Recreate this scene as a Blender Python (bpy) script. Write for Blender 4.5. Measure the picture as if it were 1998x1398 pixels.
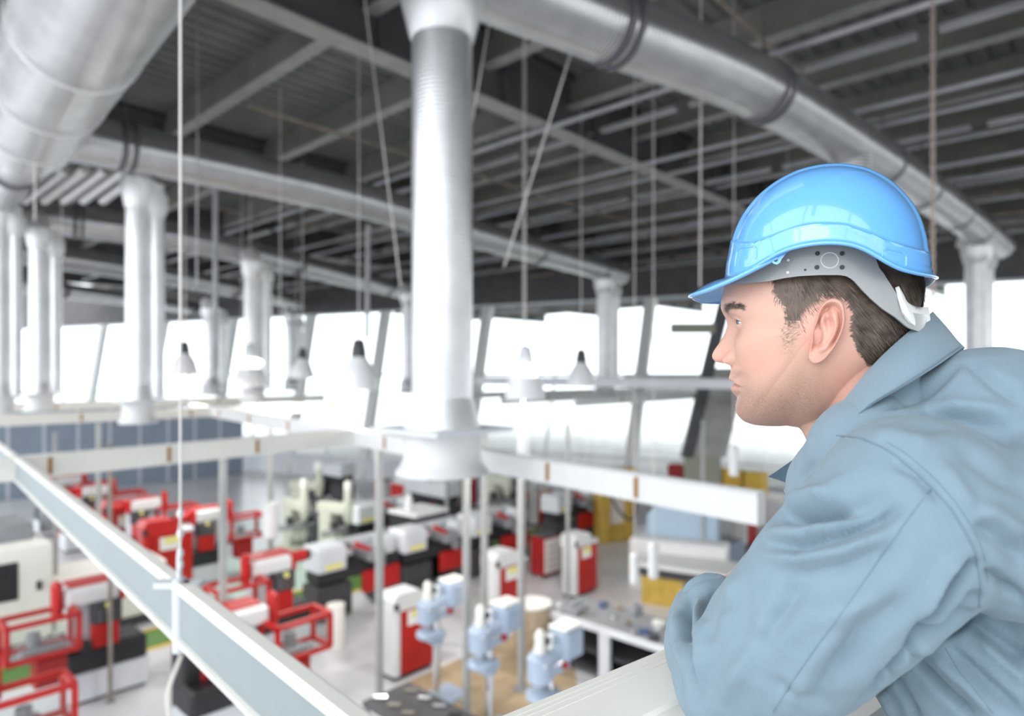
import bpy, bmesh, math, random
import numpy as np
from mathutils import Vector, noise
from mathutils.bvhtree import BVHTree
PI = math.pi
random.seed(7)
sc = bpy.context.scene
for o in list(bpy.data.objects): bpy.data.objects.remove(o)
# ---------------------------------------------------------------- camera, sky, exposure
F, CX, HY, CZ = 1290.0, 999.0, 727.0, 5.0          # focal length in pixels, horizon row, eye height
cam_d = bpy.data.cameras.new('camera'); cam = bpy.data.objects.new('camera', cam_d)
sc.collection.objects.link(cam); sc.camera = cam
cam.location = (0, 0, CZ); cam.rotation_euler = (PI/2, 0, 0)
cam_d.sensor_width = 36; cam_d.lens = 36*F/1998; cam_d.shift_y = (HY-699)/1998
cam_d.clip_start = .05; cam_d.clip_end = 400
cam_d.dof.use_dof = True; cam_d.dof.focus_distance = .74; cam_d.dof.aperture_fstop = 3.0
w = bpy.data.worlds.new('world'); sc.world = w; w.use_nodes = True
bg = w.node_tree.nodes['Background']; bg.inputs[0].default_value = (.90, .95, 1, 1); bg.inputs[1].default_value = 3.0
sc.view_settings.view_transform = 'Standard'; sc.view_settings.look = 'None'
sc.view_settings.gamma = 1; sc.view_settings.exposure = 0.0
sun_d = bpy.data.lights.new('sun', 'SUN'); sun_d.energy = .8; sun_d.angle = .5; sun_d.color = (1, .97, .92)
sun = bpy.data.objects.new('sun', sun_d); sc.collection.objects.link(sun); sun.rotation_euler = (math.radians(62), 0, math.radians(-40))

UA = math.atan2(.7319, .6814)                        # hall axis u (to the right vanishing point), v to the left one
U = Vector((.6814, .7319, 0)); V = Vector((-.7319, .6814, 0)); Z = Vector((0, 0, 1))
def P(px, py, Y): return Vector(((px-CX)/F*Y, Y, CZ-(py-HY)/F*Y))
def A(px, py, z):                                    # point of a pixel at height z
    Y = (CZ-z)*F/(py-HY); return Vector(((px-CX)/F*Y, Y, z))
def G(px, py): return A(px, py, 0)
# ---------------------------------------------------------------- materials
def mat(name, col, rough=.5, metal=0, noise_amt=0, nscale=8, bump=0, bscale=60, col2=None, spec=.5, coat=0):
    m = bpy.data.materials.new(name); m.use_nodes = True; nt = m.node_tree; b = nt.nodes['Principled BSDF']
    b.inputs['Base Color'].default_value = (*col, 1); b.inputs['Roughness'].default_value = rough
    b.inputs['Metallic'].default_value = metal; b.inputs['Specular IOR Level'].default_value = spec
    b.inputs['Coat Weight'].default_value = coat; b.inputs['Coat Roughness'].default_value = .05
    tc = nt.nodes.new('ShaderNodeTexCoord')
    if noise_amt or col2:
        n = nt.nodes.new('ShaderNodeTexNoise'); n.inputs['Scale'].default_value = nscale; n.inputs['Detail'].default_value = 4
        nt.links.new(tc.outputs['Object'], n.inputs['Vector'])
        r = nt.nodes.new('ShaderNodeValToRGB'); r.color_ramp.elements[0].position = .35; r.color_ramp.elements[1].position = .65
        c2 = col2 or tuple(c*(1-noise_amt) for c in col)
        r.color_ramp.elements[0].color = (*c2, 1); r.color_ramp.elements[1].color = (*col, 1)
        nt.links.new(n.outputs['Fac'], r.inputs['Fac']); nt.links.new(r.outputs['Color'], b.inputs['Base Color'])
    if bump:
        n = nt.nodes.new('ShaderNodeTexNoise'); n.inputs['Scale'].default_value = bscale; n.inputs['Detail'].default_value = 3
        nt.links.new(tc.outputs['Object'], n.inputs['Vector'])
        bp = nt.nodes.new('ShaderNodeBump'); bp.inputs['Strength'].default_value = bump; bp.inputs['Distance'].default_value = .01
        nt.links.new(n.outputs['Fac'], bp.inputs['Height']); nt.links.new(bp.outputs['Normal'], b.inputs['Normal'])
    return m
def duct_mat(name, col, rough, pitch, dist=.012):
    m = mat(name, col, rough, .85, .14, 3); nt = m.node_tree; b = nt.nodes['Principled BSDF']
    uv = nt.nodes.new('ShaderNodeUVMap'); uv.uv_map = 'UVMap'
    wv = nt.nodes.new('ShaderNodeTexWave'); wv.wave_type = 'BANDS'; wv.bands_direction = 'Y'; wv.inputs['Scale'].default_value = .314/pitch
    nt.links.new(uv.outputs['UV'], wv.inputs['Vector'])
    bp = nt.nodes.new('ShaderNodeBump'); bp.inputs['Strength'].default_value = .55; bp.inputs['Distance'].default_value = dist
    nt.links.new(wv.outputs['Fac'], bp.inputs['Height']); nt.links.new(bp.outputs['Normal'], b.inputs['Normal'])
    return m
M = dict(
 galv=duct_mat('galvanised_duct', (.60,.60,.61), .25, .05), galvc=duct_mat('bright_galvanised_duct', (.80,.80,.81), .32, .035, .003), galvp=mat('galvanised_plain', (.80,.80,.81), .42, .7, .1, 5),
 collar=mat('dark_collar', (.16,.155,.17), .5, .5), steel=mat('dark_painted_steel', (.10,.095,.10), .6, 0, .25, 2),
 flange=mat('grey_green_steel', (.34,.34,.32), .55, 0, .2, 3), deck=mat('roof_deck', (.22,.225,.22), .6, .2, .25, 1.5),
 purl=mat('purlin_steel', (.24,.23,.21), .55, 0, .3, 1.2), pipe=mat('light_roof_pipe', (.44,.44,.46), .45, .2, .3, 2), rust=mat('worn_pipe', (.36,.31,.26), .6, .1, .4, 4),
 cream=mat('cream_paint', (.88,.86,.80), .4, 0, .04, 3), white=mat('white_paint', (.72,.72,.72), .4, 0, .05, 3),
 web=mat('pale_blue_grey_paint', (.27,.315,.325), .45, 0, .06, 2), lgrey=mat('light_grey_paint', (.70,.72,.76), .45, 0, .08, 3),
 postg=mat('post_grey_paint', (.40,.41,.40), .45, 0, .12, 3), mgrey=mat('mid_grey_paint', (.30,.31,.33), .5, 0, .15, 4), black=mat('black_paint', (.022,.022,.026), .45, 0, .3, 6),
 dark=mat('dark_grey_paint', (.06,.06,.066), .5, 0, .3, 5), red=mat('red_paint', (.52,.012,.010), .35, 0, .1, 5),
 dred=mat('deep_red_paint', (.34,.012,.012), .4, 0, .15, 5), yellow=mat('yellow_paint', (.78,.50,.06), .45, 0, .15, 5),
 ochre=mat('ochre_paint', (.60,.40,.08), .5, 0, .2, 5), label=mat('yellow_label', (.85,.78,.25), .5), paper=mat('white_label', (.88,.88,.86), .6),
 tan=mat('tan_floor_boards', (.50,.38,.24), .6, 0, .3, 2), drill=mat('pale_blue_machine_paint', (.44,.53,.66), .4, 0, .08, 5), orange=mat('orange_clamp', (.34,.16,.03), .5), brown=mat('brown_timber', (.42,.33,.23), .6, 0, .3, 6),
 steelb=mat('bright_steel', (.75,.75,.76), .2, .9), blue=mat('blue_plastic', (.08,.11,.22), .4), bpanel=mat('blue_grey_panel', (.30,.36,.44), .5, 0, .1, 1.5),
 mint=mat('mint_floor_paint', (.46,.60,.54), .4), green=mat('green_floor_paint', (.10,.22,.05), .45, 0, .15, 1),
 cgreen=mat('cream_green_machine', (.58,.60,.50), .45, 0, .15, 5), sheet=mat('pale_blue_cover', (.38,.49,.60), .6),
 cable=mat('wire_rope', (.72,.68,.66), .5, .2), chain=mat('rusty_chain', (.42,.34,.30), .5, .5), grass=mat('grass', (.25,.33,.12), .9, 0, .3, .4),
 pave=mat('outside_paving', (.70,.70,.68), .8, 0, .1, .3), rubber=mat('black_rubber', (.03,.03,.03), .7), olive=mat('olive_grey', (.27,.27,.22), .6),
)
def floor_mat():
    m = mat('grey_resin_floor', (.70,.70,.72), .28, 0, .14, .6, .05, 3); return m
M['floor'] = floor_mat()
def glass_mat():
    m = bpy.data.materials.new('window_glass'); m.use_nodes = True; nt = m.node_tree; nt.nodes.clear()
    o = nt.nodes.new('ShaderNodeOutputMaterial'); mx = nt.nodes.new('ShaderNodeMixShader'); t = nt.nodes.new('ShaderNodeBsdfTransparent'); g = nt.nodes.new('ShaderNodeBsdfGlossy')
    g.inputs['Roughness'].default_value = .02; t.inputs['Color'].default_value = (.95,.97,.96,1); mx.inputs[0].default_value = .05
    nt.links.new(t.outputs[0], mx.inputs[1]); nt.links.new(g.outputs[0], mx.inputs[2]); nt.links.new(mx.outputs[0], o.inputs[0]); return m
M['glass'] = glass_mat()
def emit_mat(name, col, s):
    m = bpy.data.materials.new(name); m.use_nodes = True; b = m.node_tree.nodes['Principled BSDF']
    b.inputs['Base Color'].default_value = (*col, 1); b.inputs['Emission Color'].default_value = (*col, 1); b.inputs['Emission Strength'].default_value = s; return m
M['lamp'] = emit_mat('lamp_glow', (1,.96,.86), 5.0)
M['acrylic'] = mat('white_acrylic_shade', (.80,.80,.82), .3)
# ---------------------------------------------------------------- mesh helpers
class MB:
    def __init__(s): s.v = []; s.f = []; s.uv = {}; s.mi = []
    def add(s, vs, fs, uvs=None):
        k = len(s.v); s.v += [tuple(x) for x in vs]
        for i, f in enumerate(fs):
            if uvs: s.uv[len(s.f)] = uvs[i]
            s.f.append(tuple(j+k for j in f))
        return s
    def box(s, c, d, rz=0, tilt=None):
        x, y, z = (q/2 for q in d); vs = []
        for i in (-1, 1):
            for j in (-1, 1):
                for k in (-1, 1):
                    p = Vector((i*x, j*y, k*z))
                    if tilt: p.rotate(tilt)
                    if rz: p = Vector((p.x*math.cos(rz)-p.y*math.sin(rz), p.x*math.sin(rz)+p.y*math.cos(rz), p.z))
                    vs.append(p+Vector(c))
        return s.add(vs, [(0,1,3,2),(4,6,7,5),(0,4,5,1),(2,3,7,6),(0,2,6,4),(1,5,7,3)])
    def b(s, x0, x1, y0, y1, z0, z1): return s.box(((x0+x1)/2,(y0+y1)/2,(z0+z1)/2), (x1-x0,y1-y0,z1-z0))
    def bb(s, x0, x1, y0, y1, z0, z1, c=.02):          # box with chamfered vertical and top edges
        vs = []; 
        for (zz, q) in ((z0, 0), (z1-c, 0), (z1, c)):
            for (x, y) in ((x0+c,y0+0),(x1-c,y0+0),(x1,y0+c),(x1,y1-c),(x1-c,y1),(x0+c,y1),(x0,y1-c),(x0,y0+c)):
                vs.append((min(max(x, x0+q), x1-q), min(max(y, y0+q), y1-q), zz))
        fs = [tuple(range(7,-1,-1)), tuple(range(16,24))]
        for r in (0, 8):
            for i in range(8): fs.append((r+i, r+(i+1)%8, r+8+(i+1)%8, r+8+i))
        return s.add(vs, fs)
    def tube(s, pts, rad, n=16, caps=True, up=None):
        pts = [Vector(p) for p in pts]; rad = rad if isinstance(rad, (list, tuple)) else [rad]*len(pts)
        vs, fs, uv = [], [], []; L = 0; Ls = []
        for i, p in enumerate(pts):
            t = (pts[min(i+1, len(pts)-1)]-pts[max(i-1, 0)])
            t = t.normalized() if t.length > 1e-9 else Vector((0,0,1))
            if i: L += (p-pts[i-1]).length
            Ls.append(L)
            if i == 0:
                a = Vector((0,0,1)) if abs(t.z) < .9 else Vector((1,0,0)); nx = a.cross(t).normalized()
            else: nx = (nx-t*nx.dot(t)).normalized()
            ny = t.cross(nx)
            for k in range(n):
                th = 2*PI*k/n; vs.append(p+(nx*math.cos(th)+ny*math.sin(th))*rad[i])
        for i in range(len(pts)-1):
            for k in range(n):
                fs.append((i*n+k, i*n+(k+1)%n, (i+1)*n+(k+1)%n, (i+1)*n+k))
                uv.append(((k/n, Ls[i]), ((k+1)/n, Ls[i]), ((k+1)/n, Ls[i+1]), (k/n, Ls[i+1])))
        if caps:
            fs.append(tuple(range(n-1,-1,-1))); uv.append(tuple((0,0) for _ in range(n)))
            m = (len(pts)-1)*n; fs.append(tuple(range(m, m+n))); uv.append(tuple((0,0) for _ in range(n)))
        return s.add(vs, fs, uv)
    def cyl(s, a, b_, r, n=16, r2=None): return s.tube([a, b_], [r, r if r2 is None else r2], n)
    def lathe(s, prof, c=(0,0,0), n=32):                # prof: (radius, z)
        c = Vector(c); vs = []; fs = []
        for (r, z) in prof:
            for k in range(n): vs.append(c+Vector((r*math.cos(2*PI*k/n), r*math.sin(2*PI*k/n), z)))
        for i in range(len(prof)-1):
            for k in range(n): fs.append((i*n+k, i*n+(k+1)%n, (i+1)*n+(k+1)%n, (i+1)*n+k))
        fs.append(tuple(range(n-1,-1,-1))); m = (len(prof)-1)*n; fs.append(tuple(range(m, m+n)))
        return s.add(vs, fs)
    def prism(s, poly, y0, y1, ax='y'):                 # poly in (x,z), extruded along y
        n = len(poly); vs = [(x, y0, z) for x, z in poly]+[(x, y1, z) for x, z in poly]
        fs = [tuple(range(n)), tuple(range(2*n-1, n-1, -1))]+[(i, n+i, n+(i+1)%n, (i+1)%n) for i in range(n)]
        return s.add(vs, fs)
    def sweep(s, poly, a, b_, side, up=Z):              # poly in (side, up) swept from a to b
        n = len(poly); a = Vector(a); b_ = Vector(b_)
        vs = [a+side*x+up*z for x, z in poly]+[b_+side*x+up*z for x, z in poly]
        return s.add(vs, [tuple(range(n)), tuple(range(2*n-1, n-1, -1))]+[(i, n+i, n+(i+1)%n, (i+1)%n) for i in range(n)])
    def build(s, name, m, parent=None, smooth=False, fix=True):
        me = bpy.data.meshes.new(name); me.from_pydata(s.v, [], s.f)
        if s.uv:
            ul = me.uv_layers.new(name='UVMap')
            for pi, p in enumerate(me.polygons):
                if pi in s.uv:
                    for j, li in enumerate(p.loop_indices): ul.data[li].uv = s.uv[pi][j]
        if fix:
            bm = bmesh.new(); bm.from_mesh(me); bmesh.ops.recalc_face_normals(bm, faces=bm.faces); bm.to_mesh(me); bm.free()
        me.materials.append(M[m] if isinstance(m, str) else m)
        if smooth:
            for p in me.polygons: p.use_smooth = True
            try: me.set_sharp_from_angle(angle=.7)
            except Exception: pass
        o = bpy.data.objects.new(name, me); sc.collection.objects.link(o)
        if parent: o.parent = parent
        return o
def tag(o, label=None, cat=None, group=None, kind=None):
    if label: o['label'] = label
    if cat: o['category'] = cat
    if group: o['group'] = group
    if kind: o['kind'] = kind
    return o
def empty(name, loc=(0,0,0), rz=0, label=None, cat=None, group=None):
    o = bpy.data.objects.new(name, None); sc.collection.objects.link(o); o.location = loc; o.rotation_euler = (0,0,rz); o.empty_display_size = .1
    return tag(o, label, cat, group)
KIDS = {}
def copy_tree(o, parent=None):
    c = o.copy(); sc.collection.objects.link(c)
    if parent: c.parent = parent
    for ch in [x for x in sc.collection.objects if x.parent == o]: copy_tree(ch, c)
    return c
# ================================================================ the hall
def quad(name, pts, m, kind='structure', th=.0):
    mb = MB(); mb.add(pts, [tuple(range(len(pts)))]); return tag(mb.build(name, m, fix=False), kind=kind)
# window wall: runs from right-near to left-far
W0 = Vector((17.5, 19.0, 0)); W1 = Vector((-36, 45.0, 0)); WD = (W1-W0).normalized(); WN = Vector((-WD.y, WD.x, 0))
if WN.y < 0: WN = -WN
WL = (W1-W0).length
# floor
mb = MB(); mb.add([W0+WN*.3, W1+WN*.3, Vector((-40, -16, 0)), Vector((8, -16, 0)), Vector((26, 15, 0))], [(0,1,2,3,4)])
fl = tag(mb.build('floor', 'floor'), kind='structure')
mb = MB(); mb.add([(-160,-160,-.15),(160,-160,-.15),(160,200,-.15),(-160,200,-.15)], [(0,1,2,3)])
tag(mb.build('ground_outside', 'pave'), kind='structure')
# painted floor areas
def strip(name, a, b_, w0, w1, m, z):                   # a,b on floor, band offset along V from w0 to w1
    mb = MB(); mb.add([a+V*w0+Z*z, b_+V*w0+Z*z, b_+V*w1+Z*z, a+V*w1+Z*z], [(0,1,2,3)]); return tag(mb.build(name, m), kind='structure')
ga = G(0, 1352); gb = ga+U*16
ga = ga-U*3
mb = MB(); mb.add([G(765,1345)+Z*.003, G(745,1480)+Z*.003, G(1150,1480)+Z*.003, G(1120,1300)+Z*.003, G(1000,1240)+Z*.003], [(0,1,2,3,4)]); tag(mb.build('trim_5', 'tan'), kind='structure')
strip('trim_1', ga, gb, .08, .95, 'green', .004); strip('trim_2', ga, gb, -.04, .08, 'yellow', .006); strip('trim_3', ga, gb, .95, 1.05, 'yellow', .006)
mb = MB(); c = G(560, 1115); mb.add([c-U*2.3-V*1.6+Z*.003, c+U*4-V*1.6+Z*.003, c+U*4+V*2.4+Z*.003, c-U*2.3+V*2.4+Z*.003], [(0,1,2,3)]); tag(mb.build('trim_4', 'mint'), kind='structure')
# ceiling: corrugated deck, ribs along u
DZ = CZ+5.3
mb = MB(); a0, a1 = -2.3, 44.0; vs = []; nb = 0
bb = -46.0
while bb < 46:
    for (q, h) in ((0,0),(.13,0),(.17,.07),(.26,.07)):
        vs.append(U*a0+V*(bb+q)+Z*(DZ+h)); vs.append(U*a1+V*(bb+q)+Z*(DZ+h))
    bb += .30
mb.add(vs, [(2*i, 2*i+1, 2*i+3, 2*i+2) for i in range(len(vs)//2-1)])
tag(mb.build('ceiling', 'deck', fix=False), kind='structure')
def ibeam(h, w, tf=.02, tw=.014, lip=0):
    return [(-w/2,0),(w/2,0),(w/2,tf),(tw/2,tf),(tw/2,h-tf),(w/2,h-tf),(w/2,h),(-w/2,h),(-w/2,h-tf),(-tw/2,h-tf),(-tw/2,tf),(-w/2,tf)]
def uv(a, b_, z): return U*a+V*b_+Z*z
def inv(p): return p.dot(U), p.dot(V)
# roof girders along u (bottom flange at +4.2 m above the eye)
g0 = A(920, 190, CZ+4.2); ga_, gb_ = inv(g0)
for k, off in enumerate((-14.4, -7.2, 0, 7.2, 14.4, 21.6, 28.8)):
    r = empty('roof_girder', uv(0, gb_+off, CZ+4.2), 0, None, 'girder')
    lab = {0:'dark roof girder passing behind the tall central duct, under the deck'}.get(off, None)
    tag(r, lab or 'dark steel roof girder running under the corrugated deck toward the windows', None, None if lab else 'roof girders')
    wb = MB(); wb.sweep([(-.01,.03),(.01,.03),(.01,.97),(-.01,.97)], U*-3, U*43, V)
    s = -2
    while s < 43: wb.sweep([(-.12,.03),(.12,.03),(.12,.97),(-.12,.97)], U*s, U*(s+.02), V); s += 2.4
    wb.build('web', 'steel', r)
    fb = MB(); fb.sweep([(-.17,0),(.17,0),(.17,.03),(-.17,.03)], U*-3, U*43, V); fb.build('bottom_flange', 'flange', r)
    fb = MB(); fb.sweep([(-.17,.97),(.17,.97),(.17,1.0),(-.17,1.0)], U*-3, U*43, V); fb.build('top_flange', 'steel', r)
# purlins along v between girders and deck
a = -1.35; k = 0
while a < 42:
    r = empty('roof_purlin', uv(a, 0, CZ+4.72), 0, 'steel roof purlin crossing under the corrugated deck from left to right', 'purlin', 'roof purlins')
    mb = MB(); mb.sweep([(-.012,.03),(.012,.03),(.012,.56),(-.012,.56)], V*-30, V*44, U); mb.build('web', 'purl', r)
    mb = MB(); mb.sweep([(-.11,0),(.11,0),(.11,.03),(-.11,.03)], V*-30, V*44, U); mb.build('flange', 'flange', r)
    a += 2.15; k += 1
# light pipes and cable trays under the purlins, along v
random.seed(3)
a = 8.6
while a < 36:
    dense = a > 13
    b0, b1 = -26+random.uniform(-2,2), 34+random.uniform(-4, 4)
    h = random.uniform(3.95, 4.45)
    r = MB()
    if random.random() < .45:
        s = b0; L = []
        while s < b1:
            r.sweep([(-.06,0),(.06,0),(.06,.07),(-.06,.07)], V*s, V*(s+1.5), U); s += 1.75
        o = r.build('strip_light_fitting', 'pipe' if random.random() < .7 else 'rust'); o.location = uv(a, 0, CZ+h); tag(o, 'dashed run of pale tray sections hanging under the roof purlins', 'cable tray', 'pale tray runs under the roof'); o.name = 'cable_tray'
    else:
        r.cyl(V*b0, V*b1, .045, 8); o = r.build('roof_pipe', 'pipe'); o.location = uv(a, 0, CZ+h); tag(o, 'long pale pipe crossing under the roof purlins', 'pipe', 'pale pipes under the roof')
    a += random.uniform(.45, .95) if dense else random.uniform(.9, 1.6)
for b_ in (-11, -8.2, -5.4, 3.5, 10.5, 17.7, 25):
    r = MB(); r.cyl(U*5, U*38, .03, 8); o = r.build('roof_pipe', 'rust'); o.location = uv(0, b_, CZ+4.35); tag(o, 'thin brownish pipe running under the roof along the girders', 'pipe', 'thin pipes along the girders')

# window wall
SS = [-6,1.0,8,14.6,21.8,27.3,31.9,37.4,43,48.6,54.2,59.3]; nwin = len(SS)-1; TOP = CZ+2.95; SILL = .9; LEAN = WN*.9-WD*.75
def wp(s, z):
    return W0+WD*s+LEAN*(z/TOP)+Z*z
for i in range(nwin+1):
    s = SS[i]; step = SS[min(i+1,nwin)]-s; p = MB(); a_, b_ = wp(s, 0), wp(s, TOP)
    p.sweep([(-.22,-.18),(.22,-.18),(.22,.18),(-.22,.18)], a_, b_, WD, WN); o = p.build('trim_%d' % (10+i), 'white'); tag(o, kind='structure')
    if i < nwin:
        fr = MB()
        for z in (SILL, TOP):
            fr.sweep([(-.08,-.09),(.08,-.09),(.08,.09),(-.08,.09)], wp(s+.14, z), wp(s+step-.14, z), WN, Z)
        z = CZ-.1
        fr.sweep([(-.05,-.05),(.05,-.05),(.05,.05),(-.05,.05)], wp(s+.14, z), wp(s+step-.14, z), WN, Z)
        for q in (.5,):
            fr.sweep([(-.035,-.05),(.035,-.05),(.035,.05),(-.035,.05)], wp(s+step*q, SILL), wp(s+step*q, CZ-.1), WD, WN)
        wo = tag(fr.build('window_%d' % (i+1), 'lgrey'), kind='structure')
        g = MB(); g.add([wp(s+.1, SILL), wp(s+step-.1, SILL), wp(s+step-.1, TOP), wp(s+.1, TOP)], [(0,1,2,3)])
        g.build('pane', 'glass', wo)
lw = MB(); lw.sweep([(-.1,0),(.1,0),(.1,SILL),(-.1,SILL)], W0, W1, WN); tag(lw.build('wall_back', 'lgrey'), kind='structure')
hd = MB(); hd.sweep([(.8,TOP),(1.1,TOP),(1.1,DZ+.1),(.8,DZ+.1)], W0-WD*8, W1, WN); tag(hd.build('wall_back_header', 'steel'), kind='structure').name = 'trim_30'
# left side: solid lower wall, glazed above ; behind the gallery: glass facade with mullions (mirrored in the helmet)
LW0 = W1; LW1 = Vector((-32, -14, 0)); D_ = (LW1-LW0).normalized(); N_ = Vector((D_.y, -D_.x, 0))
mb = MB(); mb.sweep([(-.1,0),(.1,0),(.1,3.2),(-.1,3.2)], LW0, LW1, N_); tag(mb.build('wall_left', 'lgrey'), kind='structure')
for i in range(14):
    p = LW0.lerp(LW1, i/13); m_ = MB(); m_.sweep([(-.12,-.12),(.12,-.12),(.12,.12),(-.12,.12)], p+Z*3.2, p+Z*DZ, Vector((1,0,0)), Vector((0,1,0))); tag(m_.build('trim_%d' % (31+i), 'white'), kind='structure')
# sloping glazed facade behind the camera (mirrored in the helmet)
FB0 = V*34; FB1 = V*-24
for i in range(15):
    p = FB0.lerp(FB1, i/14); m_ = MB(); m_.sweep([(-.12,-.12),(.12,-.12),(.12,.12),(-.12,.12)], p-U*10, p-U*9+Z*5.2, U, V); m_.sweep([(-.08,-.12),(.08,-.12),(.08,.12),(-.08,.12)], p-U*9+Z*5.2, p-U*2.3+Z*DZ, V, Z); tag(m_.build('trim_%d' % (50+i), 'white'), kind='structure')
for j, (q, z) in enumerate(((-9.8,1.0), (-9,5.2), (-6.4,7.4), (-4.4,9.1))):
    m_ = MB(); m_.sweep([(-.08,-.08),(.08,-.08),(.08,.08),(-.08,.08)], FB0+U*q+Z*z, FB1+U*q+Z*z, U); tag(m_.build('trim_%d' % (70+j), 'white'), kind='structure')
# hedge and lawn strip seen low through the far windows
mb = MB()
mb.add([W0+WN*14-WD*6-Z*.1, W1+WN*14-Z*.1, W1+WN*60-Z*.1, W0+WN*60-Z*.1-WD*6], [(0,1,2,3)]); tag(mb.build('lawn_outside', 'pave'), kind='structure')
# blue-grey partition at the left
q0 = P(-60, 790, 25); q0.z = 0
r = empty('partition', q0, 0, 'blue-grey panel partition standing behind the left machines under the white rails', 'partition')
for i in range(9):
    mb = MB(); pc = U*(i*1.18); mb.sweep([(0,0),(.08,0),(.08,3.75),(0,3.75)], pc+U*.05, pc+U*1.12, V); mb.build('panel', 'bpanel', r)
    mb = MB(); mb.sweep([(-.02,0),(.1,0),(.1,3.8),(-.02,3.8)], pc-U*.05, pc+U*.05, V); mb.build('post', 'lgrey', r)

# ================================================================ ducts
DH = CZ+3.5
def hpt(px, py, z=DH): return A(px, py, z)
def smooth_path(pts, n=6):
    out = []; pts = [Vector(p) for p in pts]
    for i in range(len(pts)-1):
        p0 = pts[max(i-1,0)]; p1 = pts[i]; p2 = pts[i+1]; p3 = pts[min(i+2,len(pts)-1)]
        for k in range(n):
            t = k/n; out.append(.5*((2*p1)+(p2-p0)*t+(2*p0-5*p1+4*p2-p3)*t*t+(3*p1-p0-3*p2+p3)*t**3))
    out.append(pts[-1]); return out
def along(path, d):
    L = 0
    for i in range(len(path)-1):
        s = (path[i+1]-path[i]).length
        if L+s >= d or i == len(path)-2: return path[i].lerp(path[i+1], (d-L)/s), (path[i+1]-path[i]).normalized()
        L += s
def duct(pts, r, label, straps, name='ventilation_duct', hang=True):
    path = smooth_path(pts); root = empty(name, path[0], 0, label, 'duct'); o = path[0]
    loc = [p-o for p in path]
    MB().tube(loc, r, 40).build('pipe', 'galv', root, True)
    for di, d in enumerate(straps):
        c, t = along(loc, d); pr_ = r < .5 and di < 2
        for e in ((-.07, .07) if pr_ else (0,)):
            MB().tube([c+t*(e-.028), c+t*(e+.028)], r+(.03 if pr_ else .018 if r < .5 else .012), 40).build('joint_collar', 'collar' if r < .5 else 'galvp', root, True)
        if hang:
            mb = MB(); mb.cyl(c+Z*(r+.02), c+Z*(DZ-DH-.02), .012, 6); mb.build('hanger', 'collar', root)
    return root, path
d1, p1 = duct([hpt(470,-420,DH), hpt(860,-94), hpt(1165,42), hpt(1455,160), hpt(1690,300), hpt(1850,405), hpt(1950,480)], .36,
  'large galvanised spiral duct crossing upper right behind the blue helmet', [3.9, 6.5, 10.7, 12.9, 15.6, 17.8])
d2, p2 = duct([hpt(110,262), hpt(217,282), hpt(450,331), hpt(697,388), hpt(930,457), hpt(1212,536)], .36,
  'galvanised spiral duct from the big left header across behind the central column', [.9, 6.9, 12.0, 16])
d3, p3 = duct([hpt(-60,398), hpt(20,418), hpt(250,446), hpt(460,487), hpt(700,546), hpt(800,571)], .36,
  'second long galvanised duct, lower and farther than the one at left', [2.2, 9, 15])
d4, p4 = duct([hpt(-60,478), hpt(105,502), hpt(340,540), hpt(585,590)], .36, 'third long galvanised duct, ending above the left windows', [2, 10, 18])
d5, p5 = duct([hpt(-60,540), hpt(120,566), hpt(400,605)], .33, 'fourth galvanised duct, faint in the dark far left roof', [4, 12])
h0 = hpt(62, 235); h1 = hpt(185, -5); hd_ = (h1-h0).normalized()
d0, p0_ = duct([h0-hd_*.6, h0, h0.lerp(h1, .5), h1, h1+hd_*3, h1+hd_*6], .62, 'huge pale galvanised header duct filling the top left corner', [.7, 2.2, 3.9], 'header_duct', False)
mb = MB(); e0 = h0-hd_*.6-d0.location
mb.tube([e0-hd_*.22, e0-hd_*.13, e0], [.35, .55, .62], 40); mb.build('end_cap', 'galvp', d0, True)
# second header running further left
duct([h0-hd_*.9-Z*.25, h0-hd_*4-Z*.25, h0-hd_*8-Z*.25], .30, 'slim galvanised header duct at the left edge below the huge one', [1, 4], 'header_duct', False)
for i in range(6):                                       # slanting bundle of pipes under the left duct
    a_ = P(10+i*38, 392, 13.5); b_ = P(10+i*38+82, 332, 12.4)
    o = MB().tube([Vector((0,0,0)), b_-a_], .085, 20).build('branch_pipe', 'galvp' if i != 2 else 'white', None, True); o.location = a_
    tag(o, 'short slanting metal pipe in the bundle under the left ducts', 'pipe', 'slanting pipes under the left ducts')

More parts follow.
